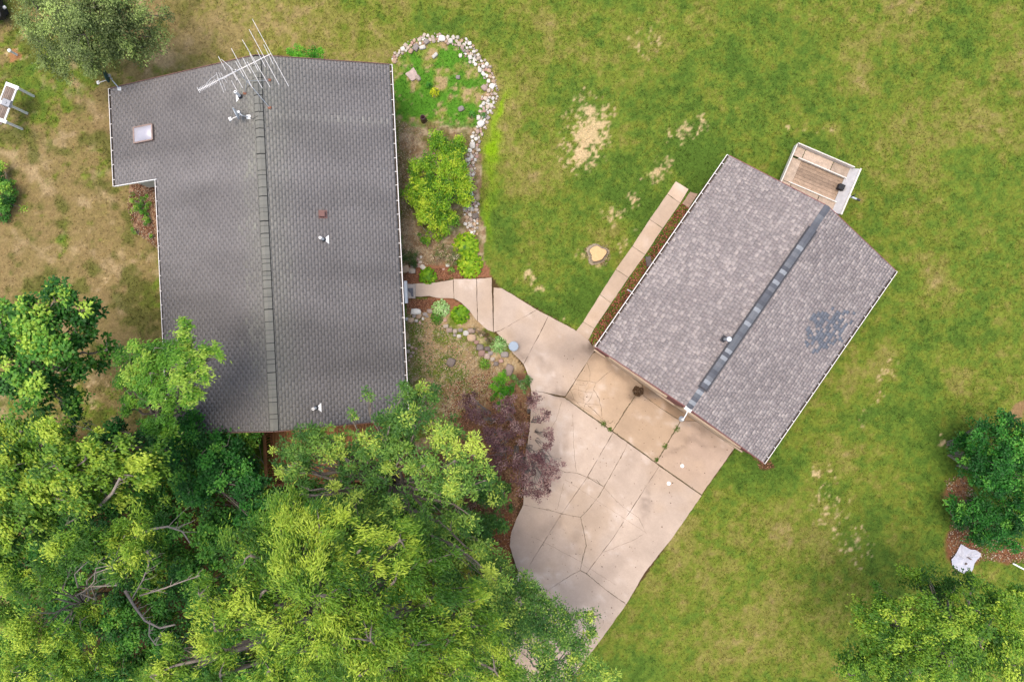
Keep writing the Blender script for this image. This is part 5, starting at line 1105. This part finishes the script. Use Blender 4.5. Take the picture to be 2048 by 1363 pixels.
tree('leaning_green_tree', 'bright green tree whose top leans over the lower left corner of the house roof', (330, 905), [(372,645,8.6,.22,.7),(366,668,8.6,.28,.7),(352,695,8.5,.36,.7),(310,695,8.5,.40,.6),(283,712,8.4,.34,.6),(355,725,8.8,.48,.7),(400,708,8.6,.3,.7),(428,700,8.4,.2,.8),(435,715,8.4,.17,.8),(300,745,8.6,.55,.6),(355,772,8.8,.48,.75),(392,742,8.6,.3,.8),(408,760,8.5,.2,.8),(256,740,8.2,.36,.8),(318,800,8.5,.42,.65),(283,785,8.2,.4,.45),(375,797,8.4,.3,.7),(392,790,8.4,.2,.7),(330,835,7.5,.3,.3),(268,690,8,.24,.6),(300,840,7,.35,.2),(262,770,7.5,.3,.3),(340,860,6.5,.35,.4),(250,720,6.5,.4,.2),(235,760,6.5,.35,.2),(250,810,6,.4,.2)], P_BRIGHT, dens=1700, leaf=(.13, .042), clump=.32, lpc=46, trunk_r=.13, style='blown', flow=cst(1, .35))
tree('understorey_tree', 'dark round-leaved young tree against the lower left roof corner and back wall', (420, 930), [(385,830,3.4,.28,.6),(375,845,3.4,.3,.5),(360,870,4.2,.6,.4),(410,900,4.5,.8,.2),(455,890,4.3,.6,.2),(488,930,4.0,.5,.15),(440,950,5,.8,.3),(500,980,5.2,.7,.25),(330,900,5,.6,.5),(380,980,5,.8,.3),(230,860,4,.5,.1),(200,880,4,.5,.15),(150,850,4,.4,.1),(495,1030,4.5,.5,.2),(280,870,4,.5,.2)], P_DARK, dens=950, leaf=(.11, .08), clump=.3, lpc=40, trunk_r=.1)
tree('yellow_green_tree', 'yellow green broad tree filling the left edge below the maple', (90, 1000), [(40,860,8,.6,.4),(90,880,8.5,.7,.6),(30,930,9,.8,.7),(110,930,9.5,.8,.8),(170,920,9,.7,.7),(230,900,8.5,.5,.6),(40,1000,9,.9,.5),(200,980,8,.6,.4),(130,1000,9,.6,.5),(260,950,8.5,.6,.8),(300,930,8,.5,.6),(0,1060,9,.7,.4),(10,880,8,.7,.4),(-20,960,9,.8,.6),(60,1050,8,.6,.3),(-20,1120,8,.7,.5)], P_WIL, dens=1250, leaf=(.15, .07), clump=.36, lpc=46, trunk_r=.2, style='blown', flow=cst(.8, -.5))
tree('swaying_willow', 'yellow green willow with wind-swept hanging foliage in the lower left corner', (230, 1180), [(250,1070,10.5,.7,.7),(190,1080,10.5,.6,.6),(130,1110,10.5,.7,.6),(270,1110,10.5,.5,.7),(220,1130,10.5,.45,.65),(80,1160,10,.6,.5),(30,1180,9.5,.7,.5),(50,1270,10,.7,.6),(120,1290,10,.7,.7),(20,1340,10,.7,.7),(100,1350,10,.8,.6),(190,1340,9.5,.5,.4),(165,1240,9,.45,.5),(320,1080,9.5,.3,.5),(-10,1250,9,.7,.5)], P_WIL, dens=1500, leaf=(.15, .034), clump=.34, lpc=60, trunk_r=.07, fork=.55, style='willow', flow=cst(-1, -.55), bark=M_twig, twigs=5)
wb_ = [o for o in C.objects if o.name.startswith('swaying_willow')][0]
for pts, r0 in (([(268,1075,7),(300,1058,7.2),(335,1052,7.3),(365,1062,7.2),(380,1085,7)], .05), ([(250,1180,6.5),(268,1210,6.4),(290,1240,6.3),(320,1255,6.3),(350,1248,6.4)], .06), ([(280,1190,6.8),(330,1175,7),(370,1160,7.2),(400,1150,7.3)], .03),
                ([(300,1240,6.3),(298,1270,6.2),(312,1290,6.2)], .03), ([(295,1100,7),(297,1130,7),(285,1160,6.8),(262,1200,6.4)], .035),
                ([(200,1010,8),(225,985,8.4),(240,955,8.6)], .07), ([(130,1050,7.5),(165,1025,7.6)], .02)):
    mb = MB(); mb.tube([P(*p) for p in pts], [r0 * (1 - .6 * i / len(pts)) for i in range(len(pts))], 6); mb.build('bare_branch', M_twig, wb_, smooth=True)
    for j in range(7):
        i = random.randrange(len(pts) - 1); a = P(*pts[i]).lerp(P(*pts[i + 1]), random.random()); d = Vector((random.uniform(.2, 1), random.uniform(-.1, .9), random.uniform(-.1, .3))); mb2 = MB(); mb2.tube(curve(a, a + d * random.uniform(.4, 1.0), .05, 4, .05), [.012, .011, .009, .006, .003], 4); mb2.build('bare_twig', M_twig, wb_)
tree('weeping_willow', 'largest willow in the bottom centre with long streaming yellow green shoots', (660, 1220), [(560,1060,11,.8,.7),(500,1110,11,.8,.4),(600,1120,11.5,.9,.6),(530,1180,11,.8,.6),(640,1060,11,.7,.7),(480,1220,11,.7,.8),(430,1260,11,.7,.75),(560,1260,11.5,.8,.6),(640,1190,12,.9,.6),(720,1100,11,.7,.4),(700,1190,11.5,.8,.5),(790,1160,11,.8,.6),(860,1200,10.5,.7,.6),(740,1280,12,.9,.7),(830,1290,11.5,.8,.5),(640,1310,12,.9,.7),(540,1340,11.5,.8,.6),(440,1350,11,.7,.6),(900,1280,10.5,.7,.6),(800,1080,10.5,.6,.6),(720,1350,12,.8,.7),(900,1350,11,.8,.7),(350,1330,10,.6,.5),(860,1120,10,.6,.5),(580,1010,10,.4,.6),(300,1350,10,.5,.5),(970,1250,9.5,.6,.6),(940,1200,9.5,.5,.6),(400,1190,10,.4,.6),(990,1340,9.5,.7,.6),(830,1380,11.5,.9,.6)], P_WIL, dens=1500, leaf=(.16, .034), clump=.36, lpc=60, trunk_r=.3, style='willow', flow=swirl(P(640,1150,11).x, P(640,1150,11).y, .35), twigs=7)
tree('airy_locust', 'airy mid-green tree over the deck and lower right corner of the house roof', (800, 980), [(565,895,5.5,.34,.4),(672,888,6.2,.36,.4),(712,878,6.4,.34,.5),(742,868,6.6,.3,.5),(800,800,8,.5,.5),(850,790,7.5,.5,.3),(740,790,7.5,.22,.5),(830,850,8.5,.6,.4),(890,870,8.5,.6,.6),(780,850,8,.62,.3),(910,920,8.8,.6,.85),(950,910,8.5,.4,.7),(850,930,8.8,.6,.6),(930,970,8.5,.5,.6),(970,960,8,.35,.7),(880,990,8.5,.6,.5),(800,920,8,.5,.4),(750,900,7.5,.42,.3),(790,1010,8,.6,.4),(735,985,7,.6,.3),(800,880,7.5,.6,.3),(690,975,7,.5,.4),(780,920,7.5,.5,.4),(840,1050,8,.6,.4),(710,1010,8,.5,.75),(600,868,6.2,.34,.5),(635,868,6.2,.42,.5),(690,915,6.8,.5,.4),(735,925,7,.5,.4),(585,925,6.5,.45,.3),(770,890,7.5,.5,.3),(628,890,6.5,.5,.35),(655,925,6.8,.55,.4),(600,945,7,.5,.4),(612,905,6,.4,.4),(680,1030,8,.5,.6),(900,1060,7.5,.5,.5),(940,1030,7.5,.4,.3),(620,980,7,.5,.4),(560,1000,7.5,.5,.4),(770,960,7.5,.5,.4),(700,830,6.5,.2,.4),(960,1110,7,.5,.6),(990,1160,7.5,.5,.6),(640,860,6,.22,.5),(575,930,6.5,.35,.3)], P_LOC, dens=1050, leaf=(.13, .045), clump=.3, lpc=44, trunk_r=.17, style='broad', bark=M_bark)
ul_ = []
random.seed(11)
for px_ in range(-10, 1000, 52):
    for py_ in range(850, 1400, 52):
        if px_ > 500 and py_ < 985 or (px_ < 330 and py_ < 900): continue
        if random.random() < .93: ul_.append((px_ + random.uniform(-20, 20), py_ + random.uniform(-20, 20), random.uniform(2.2, 4.5), random.uniform(.6, .85), random.uniform(.15, .6)))
k_ = [u for u in ul_ if u[0] < 340]; m_ = [u for u in ul_ if 340 <= u[0] < 640]; r_ = [u for u in ul_ if u[0] >= 640]
shrub('undergrowth_thicket', 'dark green thicket showing through gaps of the lower left willow', k_, P_MAPLE, cat='thicket', dens=900, leaf=(.12, .08), clump=.3, lpc=40, stems=3)
shrub('undergrowth_thicket', 'dark green thicket below the young tree behind the house, left of the deck', m_, P_MAPLE, cat='thicket', dens=900, leaf=(.12, .08), clump=.3, lpc=40, stems=3)
shrub('undergrowth_thicket', 'dark green thicket between the deck and the bottom end of the driveway', r_, P_LOC, cat='thicket', dens=900, leaf=(.12, .07), clump=.3, lpc=40, stems=3)
tree('driveway_tree', 'thin dark green tree over the bottom end of the driveway', (1090, 1400), [(1060,1190,5.5,.5,.3),(1035,1170,5.6,.5,.3),(1030,1260,6,.6,.4),(1065,1225,6,.5,.3),(1085,1300,6,.5,.4),(1120,1255,5.8,.45,.4),(1160,1290,5.6,.4,.4),(1075,1370,6,.6,.4),(1140,1370,5.6,.5,.5),(1010,1220,6,.5,.4),(1095,1205,5.5,.45,.3),(1130,1230,5.5,.45,.3),(1170,1235,5.4,.35,.4),(1180,1270,5.2,.3,.4),(1080,1250,6,.6,.2),(1130,1280,5.8,.4,.3),(1040,1230,6,.6,.3),(1100,1340,5.8,.5,.3),(1150,1330,5.5,.5,.4),(1190,1340,5.2,.5,.6),(1040,1360,6,.5,.5),(1010,1180,5.5,.4,.4),(1000,1130,5.5,.45,.3),(1220,1350,5,.35,.6),(1030,1290,6,.3,.3)], P_LOC, dens=1350, leaf=(.11, .045), clump=.36, lpc=40, trunk_r=.07, bark=M_twig, subs=False)
SH = 'dark leafy shrubs at the right edge'
shrub('tall_dark_shrub', 'tall dark green shrub at the right edge, the upper larger one', [(1945,895,2.2,.6,.3),(1985,880,2.8,.7,.5),(2030,860,3,.7,.3),(2040,900,3.2,.8,.5),(1990,930,3,.8,.4),(1940,930,2,.5,.2),(2035,960,3,.8,.6),(1990,970,2.6,.6,.2),(2060,1010,3,.8,.4),(2070,930,3,.8,.4),(1925,880,1.5,.3,.2)], P_DARK, cat='shrub', dens=1250, leaf=(.11, .07), clump=.28, lpc=44)
shrub('low_dark_shrub', 'lower dark green shrub at the right edge above the white plastic cover', [(1920,1010,1.6,.5,.5),(1955,1030,2,.6,.3),(1995,1050,2.2,.7,.2),(2030,1060,2.4,.7,.3),(1975,1075,1.8,.5,.3),(2020,1095,1.8,.4,.3),(1930,1045,1.4,.4,.2),(2000,1010,2.2,.6,.2)], P_DARK, cat='shrub', dens=1250, leaf=(.11, .06), clump=.28, lpc=44)
tree('corner_tree', 'yellow green leafy tree filling the bottom right corner', (1900, 1330), [(1770,1200,6.5,.35,.6),(1740,1245,7,.5,.6),(1790,1240,7.5,.6,.52),(1850,1230,8,.7,.6),(1900,1260,8.5,.8,.6),(1830,1290,8,.7,.6),(1780,1305,7,.75,.5),(1730,1330,6.5,.7,.4),(1700,1350,6,.5,.4),(1820,1345,7,.7,.5),(1880,1330,8.5,.8,.52),(1960,1220,8,.6,.4),(2000,1200,7.5,.5,.52),(1960,1290,8.5,.7,.5),(2020,1260,8.5,.7,.6),(2030,1330,8.5,.8,.52),(1960,1350,8.5,.7,.5),(1860,1170,5.5,.45,.2),(1900,1190,5.5,.5,.1),(1830,1160,5,.4,.3),(1790,1350,7,.6,.5),(1950,1170,5,.4,.1),(2040,1190,6,.5,.3)], P_WIL, dens=1500, leaf=(.11, .055), clump=.34, lpc=46, trunk_r=.18, spread=.24, style='blown', flow=cst(-.6, .6))
